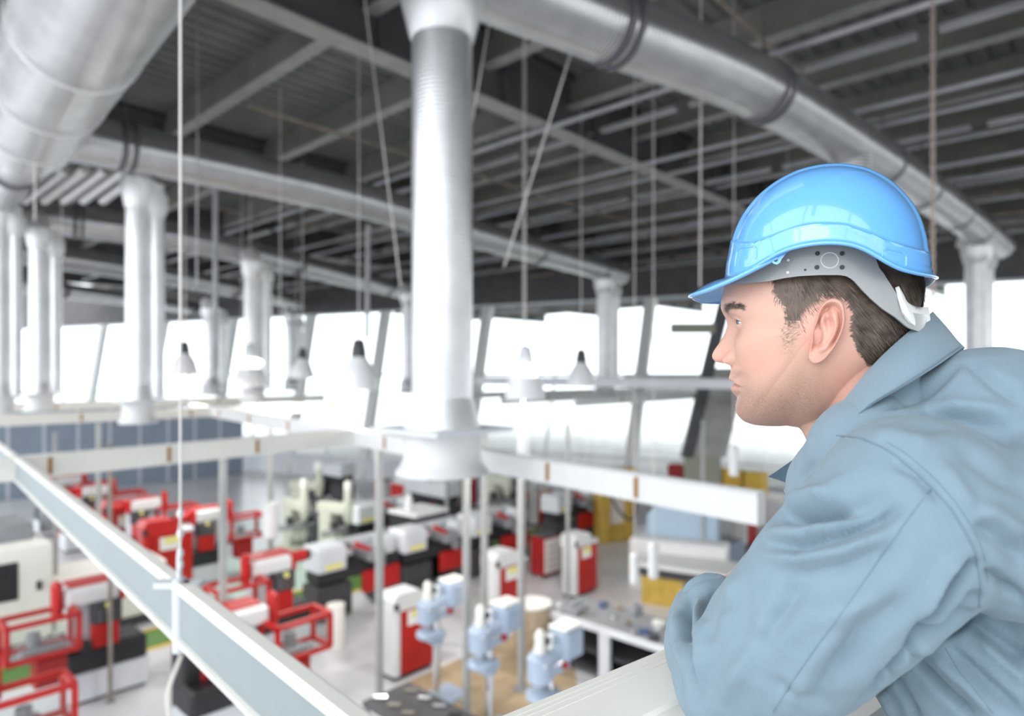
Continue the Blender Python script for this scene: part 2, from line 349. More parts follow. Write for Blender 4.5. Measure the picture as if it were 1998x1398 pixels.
def column(px, Y, r, ztop, label, zb=CZ-.887, twin=True, boot=True, name='extraction_column'):
    b0 = P(px, HY, Y); root = empty(name, (b0.x, b0.y, zb), 0, label, 'duct column'); H = ztop-zb
    def z(dy): return dy
    bell = MB(); bell.lathe([(r*1.54,.05),(r*1.52,.075),(r*1.38,.115),(r*1.28,.17),(r*1.26,.38),(r*1.30,.40)], n=40)
    if boot: bell.build('bell_hood', 'white', root, True)
    pl = MB(); pl.box((0,0,.415), (r*3.35,r*3.35,.035), UA)
    if boot: pl.build('flange_plate', 'lgrey', root)
    cn = MB(); cn.lathe([(r*1.28,.43),(r*1.25,.47),(r*1.02,.66),(r*1.0,.68)], n=40); cn.build('cone', 'galvp', root, True)
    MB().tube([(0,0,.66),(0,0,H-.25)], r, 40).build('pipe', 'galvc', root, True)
    hd = MB(); hd.lathe([(r*1.0,H-.42),(r*1.06,H-.40),(r*1.35,H-.12),(r*1.38,H+.05)], n=40); hd.build('top_cone', 'galvp', root, True)
    if twin:
        off = (U*.75+V*-.35)*r*1.7
        MB().tube([off+Z*.45, off+Z*(H-.5)], r*.62, 28).build('second_pipe', 'galvc', root, True)
        MB().lathe([(r*.65,H-.55),(r*.9,H-.4),(r*.9,H-.2),(r*.6,H-.1),(r*.6,H)], off, 28).build('second_cap', 'white', root, True)
        el = MB(); el.tube([Vector((0,0,H-.3)), Vector((-.05,0,H-.05)), Vector((-.02,0,H+.18))+V*.1, Vector((0,0,H+.3))+V*.3], [r*1.15,r*1.2,r*1.1,r], 24); el.build('elbow', 'white', root, True)
    return root
column(863, 5.5, .252, CZ+3.17, 'tall bright central duct column with a square plate and white hood', twin=False)
column(270, 10.9, .19, CZ+3.12, 'white duct column left of the long wire, with an elbow on top')
column(78, 14.3, .20, CZ+3.05, 'pale duct column second from the left edge')
column(494, 18.5, .24, CZ+3.05, 'pale duct column between the left column and the central one')
column(0, 12.3, .17, CZ+3.1, 'pale duct column cut by the left edge of the view')
column(1180, 22.6, .27, CZ+3.12, 'dark duct column under the end of the middle duct, left of the leaning window post')
column(1906, 16.7, .26, CZ+3.15, 'grey duct column right of the helmet under the big duct end')
column(797, 26.5, .26, CZ+3.1, 'far thin duct column just left of the central column')
column(412, 24.5, .26, CZ+2.3, 'short far duct column beside the two hanging pipes at left')
column(568, 31, .26, CZ+2.6, 'farthest duct column against the left windows')
# branch stub under the right duct, hidden partly by the helmet
c, t = along(p1, 9.3)
o = MB().tube([c+Z*.1, c-Z*.45, c-Z*.75], [.34,.3,.24], 28).build('duct_branch', 'galv', None, True); tag(o, 'tapered branch under the right duct just above the helmet', 'duct')

# ================================================================ hung rail frames
RT = CZ-.75
def rail(a, b_, label, clamps=(), group=None, prof=1, hang=True, name='crane_rail', m='cream', h=.2, hangs=None):
    a = Vector(a); b_ = Vector(b_); d = (b_-a); L = d.length; t = d.normalized(); s = Vector((-t.y, t.x, 0))
    root = empty(name, a, 0, label, 'rail', group)
    w_ = .032 if prof else .055
    MB().sweep([(-w_,-.012),(w_,-.012),(w_,0),(w_*.62,.003),(w_*.58,.010),(-w_*.58,.010),(-w_*.62,.003),(-w_,0)], Vector(), t*L, s).build('top_flange', m, root)
    MB().sweep([(-.008,-h+.012),(.008,-h+.012),(.008,-.012),(-.008,-.012)], Vector(), t*L, s).build('web', 'web' if prof else m, root)
    MB().sweep([(-w_*.8,-h),(w_*.8,-h),(w_*.8,-h+.012),(-w_*.8,-h+.012)], Vector(), t*L, s).build('bottom_flange', m, root)
    if not prof:
        MB().sweep([(-w_*.8,-h+.01),(w_*.8,-h+.01),(w_*.8,-.01),(-w_*.8,-.01)], Vector(), t*L, s).build('cover', m, root)
    for q in clamps:
        mb = MB(); c_ = t*q; mb.sweep([(-.062,-h+.03),(.062,-h+.03),(.062,-.02),(-.062,-.02)], c_-t*.014, c_+t*.014, s); mb.build('clamp', 'orange', root)
    if hang:
        for q in (hangs if hangs is not None else [x for x in np.arange(1.2, L, 3.4)]):
            mb = MB(); mb.cyl(t*q, t*q+Z*(CZ+4.7-a.z), .006, 6); mb.build('hanger_wire', 'cable', root)
    return root
ra = A(690,1398,RT); rb = A(0,868,RT); t = (rb-ra).normalized()
rA = rail(ra-t*.5, rb+t*5, 'long pale I-beam rail running from lower centre to the left edge', hangs=[])
c = A(350,1140,RT)-rA.location
mb = MB(); mb.box(c-Z*.02+Vector((0,0,.02)), (.16,.05,.02), 0); mb.cyl(c+Z*.0, c+Z*.10, .010, 10); mb.cyl(c+V*.0+Z*.02, c-Z*.24, .022, 12); mb.build('hanger_bracket', 'lgrey', rA)
for px, py in ((265,1070),(432,1204),(170,998),(105,948)):
    c = A(px,py,RT)-rA.location; mb = MB(); s_ = Vector((t.y,-t.x,0))
    for k in range(8): mb.box(c-Z*(.02+.02*k)+s_*.014, (.018,.018,.014), math.atan2(t.y,t.x))
    mb.build('spring_stop', 'dark', rA)
# suspension rope with its shackles
root = empty('suspension_rope', A(352,1140,RT)+Z*.05, 0, 'white wire rope rising from the pale rail past the top at left', 'rope')
MB().cyl((0,0,.10),(-.0,0,5.0), .0045, 8).build('rope', 'cable', root)
mb = MB()
mb.lathe([q for z_ in (.02,.06,.13,.2) for q in ((.003,z_-.02),(.011,z_-.01),(.012,z_),(.010,z_+.01),(.003,z_+.02))], n=12)
mb.build('shackle', 'white', root, True)
rb0 = A(40,893,RT); rb1 = A(690,838,RT)
rail(rb0-U*.22, rb1, 'white box rail crossing from the left edge to the middle above red machines', [q for q in ((A(93,888,RT)-rb0).length+.22, (A(320,868,RT)-rb0).length+.22, (A(512,856,RT)-rb0).length+.22)], prof=0, m='cream', hangs=[])
rc0 = A(1485,962,RT); rc1 = rb1; tt = (rc1-rc0).normalized(); Lc = (rc1-rc0).length
rail(rc0, rc1+tt*.1, 'white box rail from the central hood to the man\'s shoulder', [(A(1252,925,RT)-rc0).length, (A(1062,900,RT)-rc0).length, 4.9], prof=0, m='white', hangs=[])
rail(rc1+tt*.3, rc1+tt*9, 'white box rail going away from the frame corner toward the left column', [2, 4, 6], prof=0, m='white', hangs=[2.5])
k = 0
for (px, py, L, d, lab) in ((-40,812,7,U,'white rail at the far left above the blue-grey partition'), (-40,790,9,U,'second white rail at left just below the column hoods')):
    q = A(px,py,RT); rail(q, q+d*L, lab, [1.5,3.5,5.5], prof=0, m='cream')
for i in range(9):
    q = uv(13.5+i*3.1, -9, RT+random.uniform(.40,.60)); rail(q, q+V*26, 'distant white rail crossing the hall below the windows', [x for x in np.arange(3,24,4.)], 'distant crossing rails', prof=0, hangs=[14] if i % 3 == 0 else [], m='white' if i % 2 else 'lgrey')
for i in range(9):
    q = uv(13+random.uniform(0,3), -8+i*3.0, RT+random.uniform(0,.14)); rail(q, q+U*16, 'distant white rail running toward the windows', [x for x in np.arange(2,15,4.)], 'distant lengthwise rails', prof=0, hangs=[], m='white')
# vertical service posts
for (px, py0, py1, wpx, lab) in ((740,930,1372,17,'grey service post in front of the red cabinet with yellow label'), (910,935,1420,16,'grey service post below the central hood, left of the pale drill heads'),
     (945,935,1260,14,'slim post right of the one below the central hood'), (1017,960,1345,16,'grey post between the second and third drill presses'),
     (435,890,1420,16,'pale post crossing behind the I-beam rail at left'), (192,900,1180,10,'thin pale post among the left red machines'), (1108,930,1180,8,'thin post left of the small red and white cabinet'),
     (528,880,1150,12,'slim post carrying the white cylinder'), (872,940,1075,8,'short far post under the central hood'),(1372,1000,1150,9,'thin post before the pale worktop near the man\'s elbow'),(215,1150,1370,9,'brownish slim post beside the nearest left machine'),(108,1040,1250,9,'slim post in front of the cream enclosure')):
    b0 = G(px, min(py1,1410)); Y = b0.y; top = CZ-(py0-HY)/F*Y; hw = wpx/2*Y/F
    r = empty('service_post', b0, UA, lab, 'post'); mb = MB(); mb.b(-hw*.75,hw*.75,-hw*.6,hw*.6,.01,max(top,3.9)); mb.build('pole', 'postg' if px not in (215,) else 'rust', r)
    mb = MB(); mb.b(-hw*1.8,hw*1.8,-hw*1.8,hw*1.8,0,.012); mb.build('base_plate', 'mgrey', r)
# ropes and chains from the roof
def wire(a, b_, r, lab, m='cable', grp=None, name='suspension_wire'):
    a = Vector(a); b_ = Vector(b_); o = MB().cyl(Vector(), b_-a, r, 8).build(name, m); o.location = a; return tag(o, lab, 'wire', grp)
wire(P(708,-30,8), P(782,560,8.6), .009, 'thin wire slanting down just left of the central column')
wire(P(964,-10,7), P(905,330,7), .009, 'thin wire slanting down along the right side of the central column')
wire(P(1118,90,7.2), P(984,520,8), .010, 'thin wire falling from the big duct joint toward lower left')
wire(P(1368,-30,8), P(1366,560,8), .010, 'thin vertical wire left of the helmet')
wire(P(386,-30,9), P(384,560,9), .012, 'grey vertical wire right of the white rope', 'pipe')
wire(P(420,365,12), P(420,720,12), .045, 'pale hanging pipe right of the left column', 'pipe', name='hanging_pipe')
wire(P(718,440,14), P(716,660,14), .05, 'pale hanging pipe left of the central column', 'pipe', name='hanging_pipe')
wire(P(68,190,9), P(68,430,9), .01, 'faint wire in front of the big left header')
ch = empty('lifting_chain', P(1820,640,5.2), 0, 'rusty lifting chain hanging vertically above the helmet\'s back', 'chain')
mb = MB(); z_ = 0; k = 0
while z_ < 3.2:
    dx, dy = (.014, .0) if k % 2 else (0, .014)
    mb.tube([(dx,dy,z_),(dx,dy,z_+.05)], .0055, 6); mb.tube([(-dx,-dy,z_),(-dx,-dy,z_+.05)], .0055, 6); mb.tube([(dx,dy,z_+.05),(0,0,z_+.062),(-dx,-dy,z_+.05)], .0055, 6); z_ += .05; k += 1
mb.build('links', 'chain', ch)
# pendant lamps
def lamp(px, py, Y, s, lab, lit=True):
    c = P(px, py, Y); r = empty('pendant_lamp', c, 0, lab, 'lamp')
    MB().lathe([(.05*s,.30*s),(.09*s,.27*s),(.12*s,.12*s),(.13*s,0),(.11*s,0)], n=28).build('gear_housing', 'lgrey' if lit else 'dark', r, True)
    if lit: MB().lathe([(.14*s,0),(.24*s,-.05*s),(.25*s,-.10*s),(.22*s,-.12*s)], n=28).build('glow_ring', 'lamp', r, True)
    MB().lathe([(.13*s,-.12*s if lit else .0),(.25*s,-.2*s),(.31*s,-.42*s),(.32*s,-.55*s),(.30*s,-.55*s),(.1*s,-.2*s)], n=28).build('bell_shade', 'acrylic', r, True)
    MB().cyl((0,0,.29*s),(0,0,CZ+4.8-c.z), .008, 6).build('suspension_wire', 'cable', r)
    ld = bpy.data.lights.new('lamp_light', 'AREA'); ld.shape = 'DISK'; ld.size = .45*s; ld.energy = 85; ld.color = (1,.97,.92); lo_ = bpy.data.objects.new('lamp_light', ld); sc.collection.objects.link(lo_); lo_.parent = r; lo_.location = (0,0,-.5*s)
lamp(1025, 712, 9, .85, 'glowing bell lamp right of the central column with a white shade')
lamp(1134, 708, 12, .8, 'dark-capped bell lamp in front of the window near the dark column', False)
lamp(700, 697, 10, .9, 'grey bell lamp hanging left of the central column', False)
lamp(590, 700, 15, .8, 'small dark bell lamp against the left window', False)
lamp(488, 700, 16, 1.2, 'glowing lamp below the pale middle-left column')
lamp(360, 690, 15, .9, 'small bell lamp right of the white wire rope', False)
for i, (px, py0, py1, lab) in enumerate(((1025,650,668,''),)): pass
# hanging white cylinders
for (px, py, Y, hpx, rpx, lab) in ((528,1016,12.5,72,15,'white cylinder on a slim post among the left machines'), (1021,875,9,90,12,'white slim cylinder hanging right of the central hood'),
      (1432,900,9,60,9,'small white cylinder hanging above the yellow crates'), (1238,1110,9,60,9,'white pendant control near the yellow machine'), (1275,1095,8.5,70,10,'larger white pendant control by the yellow bench')):
    c = P(px,py,Y); k = Y/F; r = empty('pendant_cylinder', c, 0, lab, 'pendant')
    h = hpx*k/2; R = rpx*k
    MB().lathe([(R*.6,-h),(R,-h*.88),(R,h*.88),(R*.6,h)], n=24).build('housing', 'white', r, True)
    if px != 528: MB().cyl((0,0,h*.99),(0,0,DZ-c.z), .006, 6).build('cord', 'cable', r)
# fluorescent fitting seen at the leaning post
c = P(1352,641,17.8); o = MB().box((0,0,0),(1.2,.12,.27)).build('sign_board', 'olive'); o.location = c; tag(o, 'olive-grey board on the dark post in front of the helmet brim', 'board')
c = P(1398,625,16.1); r = empty('leaning_post', P(1340,892,18), 0, 'dark leaning post just in front of the man\'s face', 'post')
d_ = P(1425,545,18)-P(1340,892,18); MB().sweep([(-.16,-.1),(.16,-.1),(.16,.1),(-.16,.1)], Vector((0,0,0)), d_, Vector((1,0,0)), Vector((0,1,0))).build('shaft', 'dark', r)
MB().sweep([(-.22,-.13),(.75,-.13),(.75,.1),(-.22,.1)], Vector((.3,.05,0)), Vector((.3,.05,0))+d_*.5, Vector((1,0,0)), Vector((0,1,0))).build('casing', 'flange', r)
MB().b(-.05,.9,-.1,.12,-3.0,.05).build('base', 'olive', r)
# ================================================================ machines (local x along the row, y away, z up)
def guard(mb, x0, x1, y0, y1, z0, z1, t=.05):
    for x in (x0, x1):
        for y in (y0, y1):
            mb.b(x-t/2, x+t/2, y-t/2, y+t/2, z0, z1)
    for z in (z0, z1):
        for y in (y0, y1): mb.b(x0, x1, y-t/2, y+t/2, z-t/2, z+t/2)
        for x in (x0, x1): mb.b(x-t/2, x+t/2, y0, y1, z-t/2, z+t/2)
def mill(root):                                         # small training mill with red chip guard
    m = MB(); m.bb(.34,1.45,.0,.62,.06,.50,.03); m.build('base', 'lgrey', root)
    m = MB(); m.b(.4,1.4,.05,.57,0,.07); m.build('plinth', 'dark', root)
    m = MB(); m.bb(.30,1.42,-.02,.66,.50,.86,.05); m.build('chip_tray', 'black', root)
    m = MB(); m.bb(.62,.98,-.10,.1,.86,1.22,.02); m.build('front_door', 'red', root)
    m = MB(); m.bb(.62,1.02,-.12,.12,1.22,1.55,.03); m.build('control_panel', 'dark', root)
    m = MB()
    for i in range(3):
        for j in range(2): m.cyl((.70+.1*i,-.125,1.3+.1*j),(.70+.1*i,-.15,1.3+.1*j),.02,10)
    m.build('knob', 'steelb', root)
    m = MB(); m.cyl((.82,-.13,1.5),(.82,-.17,1.5),.045,14); m.build('stop_button', 'label', root)
    m = MB(); m.bb(.40,1.0,.12,.55,.86,1.55,.03); m.build('column', 'lgrey', root)
    m = MB(); m.bb(.28,1.02,-.02,.58,1.55,1.80,.05); m.build('headstock', 'white', root)
    m = MB(); m.b(.36,.98,.1,.5,1.795,1.83); m.build('top_cover', 'red', root)
    m = MB(); m.bb(1.02,1.10,.0,.56,1.5,1.82,.02); m.build('end_cover', 'red', root)
    m = MB(); m.cyl((1.10,.28,1.66),(1.42,.28,1.66),.11,20); o = m.build('motor', 'red', root, True)
    m = MB(); m.cyl((1.42,.28,1.66),(1.50,.28,1.66),.10,16); m.build('motor_cap', 'black', root, True)
    m = MB(); m.bb(.12,.26,.0,.2,1.45,1.95,.05); m.build('guard_pivot', 'red', root)
    m = MB(); guard(m, -.50,.36,-.40,.1,1.05,1.55,.065); m.build('chip_guard', 'red', root)
    m = MB(); m.b(-.48,.34,-.402,-.396,1.07,1.53); m.build('guard_pane', 'glass', root)
    m = MB(); m.bb(-.3,.3,-.15,.35,.9,1.06,.03); m.cyl((-.1,.1,1.06),(-.1,.1,1.25),.09,16); m.build('work_table', 'mgrey', root)
    m = MB(); m.bb(-.18,.22,-.40,-.1,.60,1.0,.03); m.build('lower_guard', 'dred', root)
    m = MB(); m.cyl((.5,-.12,.95),(.5,-.2,.95),.09,18); m.build('hand_wheel', 'black', root, True)
def cabinet(root):                                      # red and white control cabinet
    m = MB(); m.bb(0,.16,0,.40,.08,1.20,.05); m.build('end_panel', 'white', root)
    m = MB(); m.bb(.15,.86,.02,.42,.08,1.12,.02); m.build('side_panel', 'red', root)
    m = MB(); m.prism([(-.01,1.12),(.60,1.12),(.60,1.34),(.50,1.40),(.06,1.40),(-.01,1.3)], 0,.40); m.build('top_cover', 'white', root)
    m = MB(); m.bb(.60,.88,.0,.40,1.12,1.2,.02); m.build('shelf', 'lgrey', root)
    m = MB(); m.b(.28,.62,-.004+.02,.02,.84,1.08); m.build('warning_plate', 'paper', root)
    m = MB(); m.b(.36,.60,.008,.014,.96,1.07); m.build('warning_sticker', 'label', root)
    m = MB(); m.b(.05,.8,.06,.38,0,.09); m.build('plinth', 'black', root)
    m = MB(); m.cyl((.02,-.01,1.22),(.02,-.04,1.22),.05,12); m.build('lock', 'black', root)
def lathe(root, L=2.0):                                 # long dark lathe with silver grey headstock
    MB().bb(-.05,.75,0,.62,.08,.72,.03).build('pedestal', 'dark', root); MB().bb(L-.55,L+.05,0,.62,.08,.72,.03).build('pedestal', 'dark', root)
    m = MB(); m.bb(1.0,1.95,-.02,.08,.40,.84,.02); m.build('front_cover', 'red', root)
    m = MB(); m.bb(0,L,.05,.58,.78,1.02,.03); m.b(0,L,.12,.2,1.02,1.08); m.b(0,L,.4,.48,1.02,1.08); m.build('bed', 'black', root)
    m = MB(); m.bb(-.05,.62,-.02,.62,1.02,1.50,.05); m.build('headstock', 'lgrey', root)
    m = MB(); m.cyl((.62,.3,1.28),(.82,.3,1.28),.17,24); m.build('chuck', 'steelb', root, True)
    m = MB(); m.bb(1.1,1.5,-.12,.6,1.05,1.28,.03); m.cyl((1.3,-.15,1.0),(1.3,-.22,1.0),.10,18); m.build('carriage', 'mgrey', root)
    m = MB(); m.bb(L-.42,L-.1,.1,.5,1.08,1.42,.04); m.cyl((L-.5,.3,1.3),(L-.1,.3,1.3),.06,14); m.build('tailstock', 'lgrey', root)
    m = MB(); m.prism([(.75,1.42),(1.25,1.2),(1.3,1.25),(.8,1.52)], -.05,.0); m.build('chip_guard', 'red', root)
    m = MB(); m.b(.1,.5,-.026,-.02,1.06,1.16); m.build('speed_plate', 'label', root)
    m = MB(); m.bb(0,L,.6,.66,1.0,1.45,.02); m.build('splash_back', 'lgrey', root)
def drill(root):
    MB().lathe([(.06,0),(.06,1.75),(.05,1.78)], (.25,.3,0), 20).build('column', 'steelb', root, True)
    m = MB(); m.bb(.0,.5,.0,.75,0,.07,.03); m.build('base', 'drill', root)
    m = MB(); m.lathe([(.02,.98),(.12,1.0),(.17,1.04),(.17,1.10),(.12,1.13)], (.25,.12,0), 24); m.bb(.12,.38,.05,.4,.98,1.09,.03); m.build('table', 'drill', root, True)
    m = MB(); m.lathe([(.05,.86),(.10,.88),(.11,.98),(.07,1.0)], (.25,.3,0), 20); m.build('table_bracket', 'drill', root, True)
    m = MB(); m.lathe([(.10,1.22),(.15,1.25),(.16,1.52),(.11,1.58)], (.25,.12,0), 24); m.bb(.15,.36,.12,.62,1.28,1.58,.05); m.build('head', 'drill', root, True)
    m = MB(); m.lathe([(.03,1.02),(.03,1.24)], (.25,.12,0), 14); m.build('spindle', 'steelb', root, True)
    m = MB(); m.bb(.08,.42,.42,.82,1.42,1.78,.06); m.build('belt_housing', 'drill', root)
    m = MB(); m.bb(.10,.40,.44,.80,1.775,1.80,.02); m.build('housing_lid', 'cream', root)
    m = MB(); m.lathe([(.07,1.58),(.08,1.62),(.06,1.70),(.065,1.80),(.03,1.86)], (.25,.12,0), 20); m.build('pulley_cap', 'cream', root, True)
    m = MB(); m.lathe([(.05,1.66),(.055,1.72),(.05,1.74)], (.25,.24,0), 16); m.build('pulley', 'dark', root, True)
    m = MB(); m.cyl((.37,.45,1.36),(.40,.45,1.36),.045,16); m.build('stop_button', 'red', root, True)
    m = MB()
    for k in range(3):
        t = k*2*PI/3+.4; m.cyl((.36,.16,1.38),(.40+.03,.16+.2*math.cos(t),1.38+.2*math.sin(t)),.010,8)
    m.build('feed_lever', 'steelb', root)
def turret(root):                                       # cream green knee mill
    m = MB(); m.bb(0,.7,.1,1.0,0,.35,.05); m.bb(.15,.55,.5,1.0,.35,1.5,.06); m.build('column', 'cgreen', root)
    m = MB(); m.bb(-.4,1.1,.0,.35,.95,1.06,.02); m.build('work_table', 'mgrey', root)
    m = MB(); m.bb(.15,.55,.05,.55,.55,.95,.04); m.build('knee', 'cgreen', root)
    m = MB(); m.bb(.15,.55,-.1,1.1,1.5,1.8,.06); m.build('ram', 'cgreen', root)
    m = MB(); m.lathe([(.05,1.15),(.09,1.2),(.16,1.4),(.18,1.75),(.12,1.95),(.13,2.2),(.10,2.25)], (.35,-.05,0), 24); m.build('head', 'cgreen', root, True)
    m = MB(); m.lathe([(.12,2.25),(.13,2.3),(.10,2.5),(.03,2.52)], (.35,-.05,0), 20); m.build('motor', 'cream', root, True)
    MB().cyl((-.4,.17,1.0),(-.5,.17,1.0),.10,18).build('hand_wheel', 'steelb', root, True); MB().cyl((.35,-.02,.75),(.35,-.12,.75),.11,18).build('hand_wheel', 'steelb', root, True)
    m = MB(); m.bb(.9,1.2,.5,.9,.0,1.3,.03); m.build('control_box', 'mgrey', root)
    MB().bb(-.1,.1,.1,.3,1.06,1.3,.03).build('tool_holder', 'dark', root); MB().bb(.5,.8,.05,.3,1.06,1.2,.03).build('vice', 'dark', root)
def tool_chest(root):
    m = MB(); m.bb(0,.6,0,.45,.08,1.0,.02); m.build('carcass', 'dred', root)
    for k in range(5):
        z = .14+k*.165; o = MB().bb(.02,.58,-.02,.01,z,z+.145,.008).build('drawer', 'paper', root)
        MB().b(.1,.5,-.035,-.02,z+.11,z+.125).build('handle', 'steelb', o)
    m = MB(); m.b(.0,.6,.0,.45,1.0,1.02); m.build('top', 'dark', root)
    for x in (.06,.54):
        for y in (.06,.4): MB().cyl((x-.015,y,.04),(x+.015,y,.04),.04,12).build('castor', 'rubber', root)
def place(kind, proto, p, label, cat, group=None, rz=UA, s=1, name=None):
    o = copy_tree(proto); o.location = p; o.rotation_euler = (0,0,rz); o.scale = (s,s,s)
    o['label'] = label; o['category'] = cat
    if group: o['group'] = group
    return o
protos = {}
def proto(name, fn):
    if name not in protos: r = empty(name); fn(r); protos[name] = r; r['_free'] = 1
    return protos[name]
NM = {'mill':('training_mill', mill, 'milling machine'), 'cab':('control_cabinet', cabinet, 'cabinet'), 'lathe':('metal_lathe', lathe, 'lathe'),
      'drill':('pillar_drill', drill, 'drill press'), 'turret':('knee_mill', turret, 'milling machine'), 'chest':('tool_chest', tool_chest, 'tool cabinet')}
def put(kind, p, label, group=None, rz=UA, s=1):
    nm, fn, cat = NM[kind]
    pr = proto(nm, fn); used = not pr.get('_free')
    if not used:
        del pr['_free']; o = pr
    else: o = copy_tree(pr)
    o.location = p; o.rotation_euler = (0,0,rz); o.scale = (s,s,s); o['label'] = label; o['category'] = cat
    if group: o['group'] = group
    elif 'group' in o: del o['group']
    return o
for px, py, mir, sc_, lab in ((84,1402,1,.98,'red-guarded training mill nearest the left edge, beside the green walkway'), (30,1600,-1,.95,'training mill in the bottom left corner, cut off by the frame'),
    (463,1312,1,.98,'training mill with red guard just right of the I-beam rail'), (560,1400,-1,.95,'training mill whose red chip guard hangs right of the I-beam rail, nearest of that row'),
    (466,1128,-1,.98,'training mill behind the white rope'), (338,1100,-1,.98,'training mill behind the red cabinet left of the white rope'),
    (238,1062,-1,.98,'training mill third from the box rail at left'), (180,1035,-1,.98,'training mill half hidden by the left end of the I-beam rail')):
    o = put('mill', G(px,py), lab, s=sc_); o.scale = (mir*sc_, sc_, sc_)
for px, py, sc_, lab in ((770,1335,1,'red and white control cabinet with yellow sticker, nearest and largest'), (968,1232,1.05,'red and white control cabinet behind the second pillar drill'), (1122,1172,1,'red and white control cabinet right of the striped tool chest'),
    (280,1175,1.22,'red control cabinet with white plate left of the white rope'), (202,1112,1.2,'red control cabinet with yellow sticker behind the I-beam rail'), (118,1060,1.1,'small red control cabinet at far left behind the rail')):
    o = put('cab', G(px,py), lab, s=sc_)
    if px < 400:
        for ch in [c for c in sc.collection.objects if c.parent == o and c.name.split('.')[0] in ('end_panel','top_cover')]:
            ch.data = ch.data.copy(); ch.data.materials[0] = M['red']
for px, py, lab in ((625,1222,'dark lathe with silver headstock and red front left of the nearest red cabinet'), (792,1172,'dark lathe whose pale headstock stands below the black box'),
    (925,1131,'dark lathe with pale headstock between the slim posts'), (700,1100,'far dark lathe with pale headstock below the white box rail')):
    put('lathe', G(px,py), lab)
for px, py, lab in ((852,1368,'pale blue pillar drill in front of the nearest red cabinet'), (955,1440,'pale blue pillar drill, middle one of the three by the white ledge'), (1072,1515,'pale blue pillar drill, low by the white ledge, its foot out of view')):
    put('drill', G(px,py)-(-V*.25+U*.3), lab, rz=UA-PI/2)
for i, (px, py, lab) in enumerate(((572,1092,'cream knee mill left of the middle one in the cluttered cluster'), (662,1102,'cream knee mill with dark table at the right of the cluster'), (612,1035,'cream knee mill behind the two in the cluster'))):
    put('turret', G(px,py), lab, rz=UA+.3*i, s=.85)
put('chest', G(1062,1132), 'tool chest with pink-white striped drawers below the box rail', rz=UA)
# far rows
random.seed(11)
GR = {'mill':'far red-guarded training mills','cab':'far red control cabinets','lathe':'far dark lathes','turret':'far cream knee mills','drill':'far pillar drills','chest':'far tool chests'}
LB = {'mill':'distant red and white training mill in the rows below the windows','cab':'distant red control cabinet in the rows below the windows','lathe':'distant dark lathe in the rows below the windows',
      'turret':'distant cream knee mill in the rows below the windows','drill':'distant pale blue pillar drill in the rows below the windows','chest':'distant striped tool chest in the rows below the windows'}
for r in range(15):
    for c in range(17):
        aa = 14.5+r*1.85+random.uniform(-.2,.2); bb_ = -10+c*2.0+random.uniform(-.3,.3)
        p = uv(aa, bb_, 0)
        if (p-W0).dot(WN) > -3.4: continue
        px = CX+F*p.x/p.y; py = HY+F*CZ/p.y
        if px < -60 or px > 1560 or py > (1125 if px > 700 else 1030): continue
        if 1120 < px < 1420 and py > 1000: continue
        left = px < 560
        kind = random.choice(['mill','mill','cab','lathe','mill'] if left else ['turret','lathe','turret','cab','lathe','drill','chest'])
        put(kind, p, LB[kind], GR[kind], rz=UA+random.choice((0,0,PI/2,-.2)) if not left else UA)
        if kind in ('drill','chest'): pass
# cream CNC enclosure at the left
q = G(335,1214); r = empty('machining_centre', q-U*4.4, UA, 'big cream machining enclosure with a dark window at the left edge', 'machine')
MB().bb(0,2.4,.25,2.4,.22,2.0,.05).build('enclosure', 'cream', r); MB().bb(2.44,4.4,.25,1.4,.22,1.22,.04).build('low_cabinet', 'cream', r)
MB().bb(.05,4.3,.35,1.35,0,.22,.02).build('plinth', 'dark', r)
MB().bb(0,2.42,.12,.26,.3,1.95,.03).build('door', 'cream', r)
m = MB(); m.bb(1.1,1.92,.09,.13,1.05,1.70,.02); m.build('window', 'black', r)
MB().bb(2.18,2.25,.06,.13,1.15,1.30,.01).build('handle', 'black', r)
m = MB(); m.bb(2.5,4.35,.16,.26,.3,1.18,.03); m.build('side_door', 'cream', r)
m = MB(); m.bb(.3,2.2,.4,1.6,2.0,2.3,.05); m.cyl((2.6,1,2.0),(2.6,1,2.5),.2,16); m.bb(.6,1.4,.5,1.2,2.3,2.6,.04); m.build('top_unit', 'mgrey', r)
m = MB(); m.prism([(-.1,2.02),(1.2,2.02),(1.0,2.55),(-.1,2.6)], .5, 1.9); m.build('hood', 'cream', r)
# black cabinet with white lid
q = G(812,1140); r = empty('storage_box', q, UA+.05, 'black box cabinet with a bright white lid below the central hood', 'cabinet')
MB().bb(0,1.05,0,1.0,.0,1.55,.02).build('carcass', 'black', r); MB().bb(-.02,1.07,-.02,1.02,1.55,1.63,.02).build('lid', 'white', r)
MB().lathe([(.09,0),(.09,.28),(.05,.33),(.05,.4)], (.3,.6,1.63), 20).build('bottle', 'white', r, True)
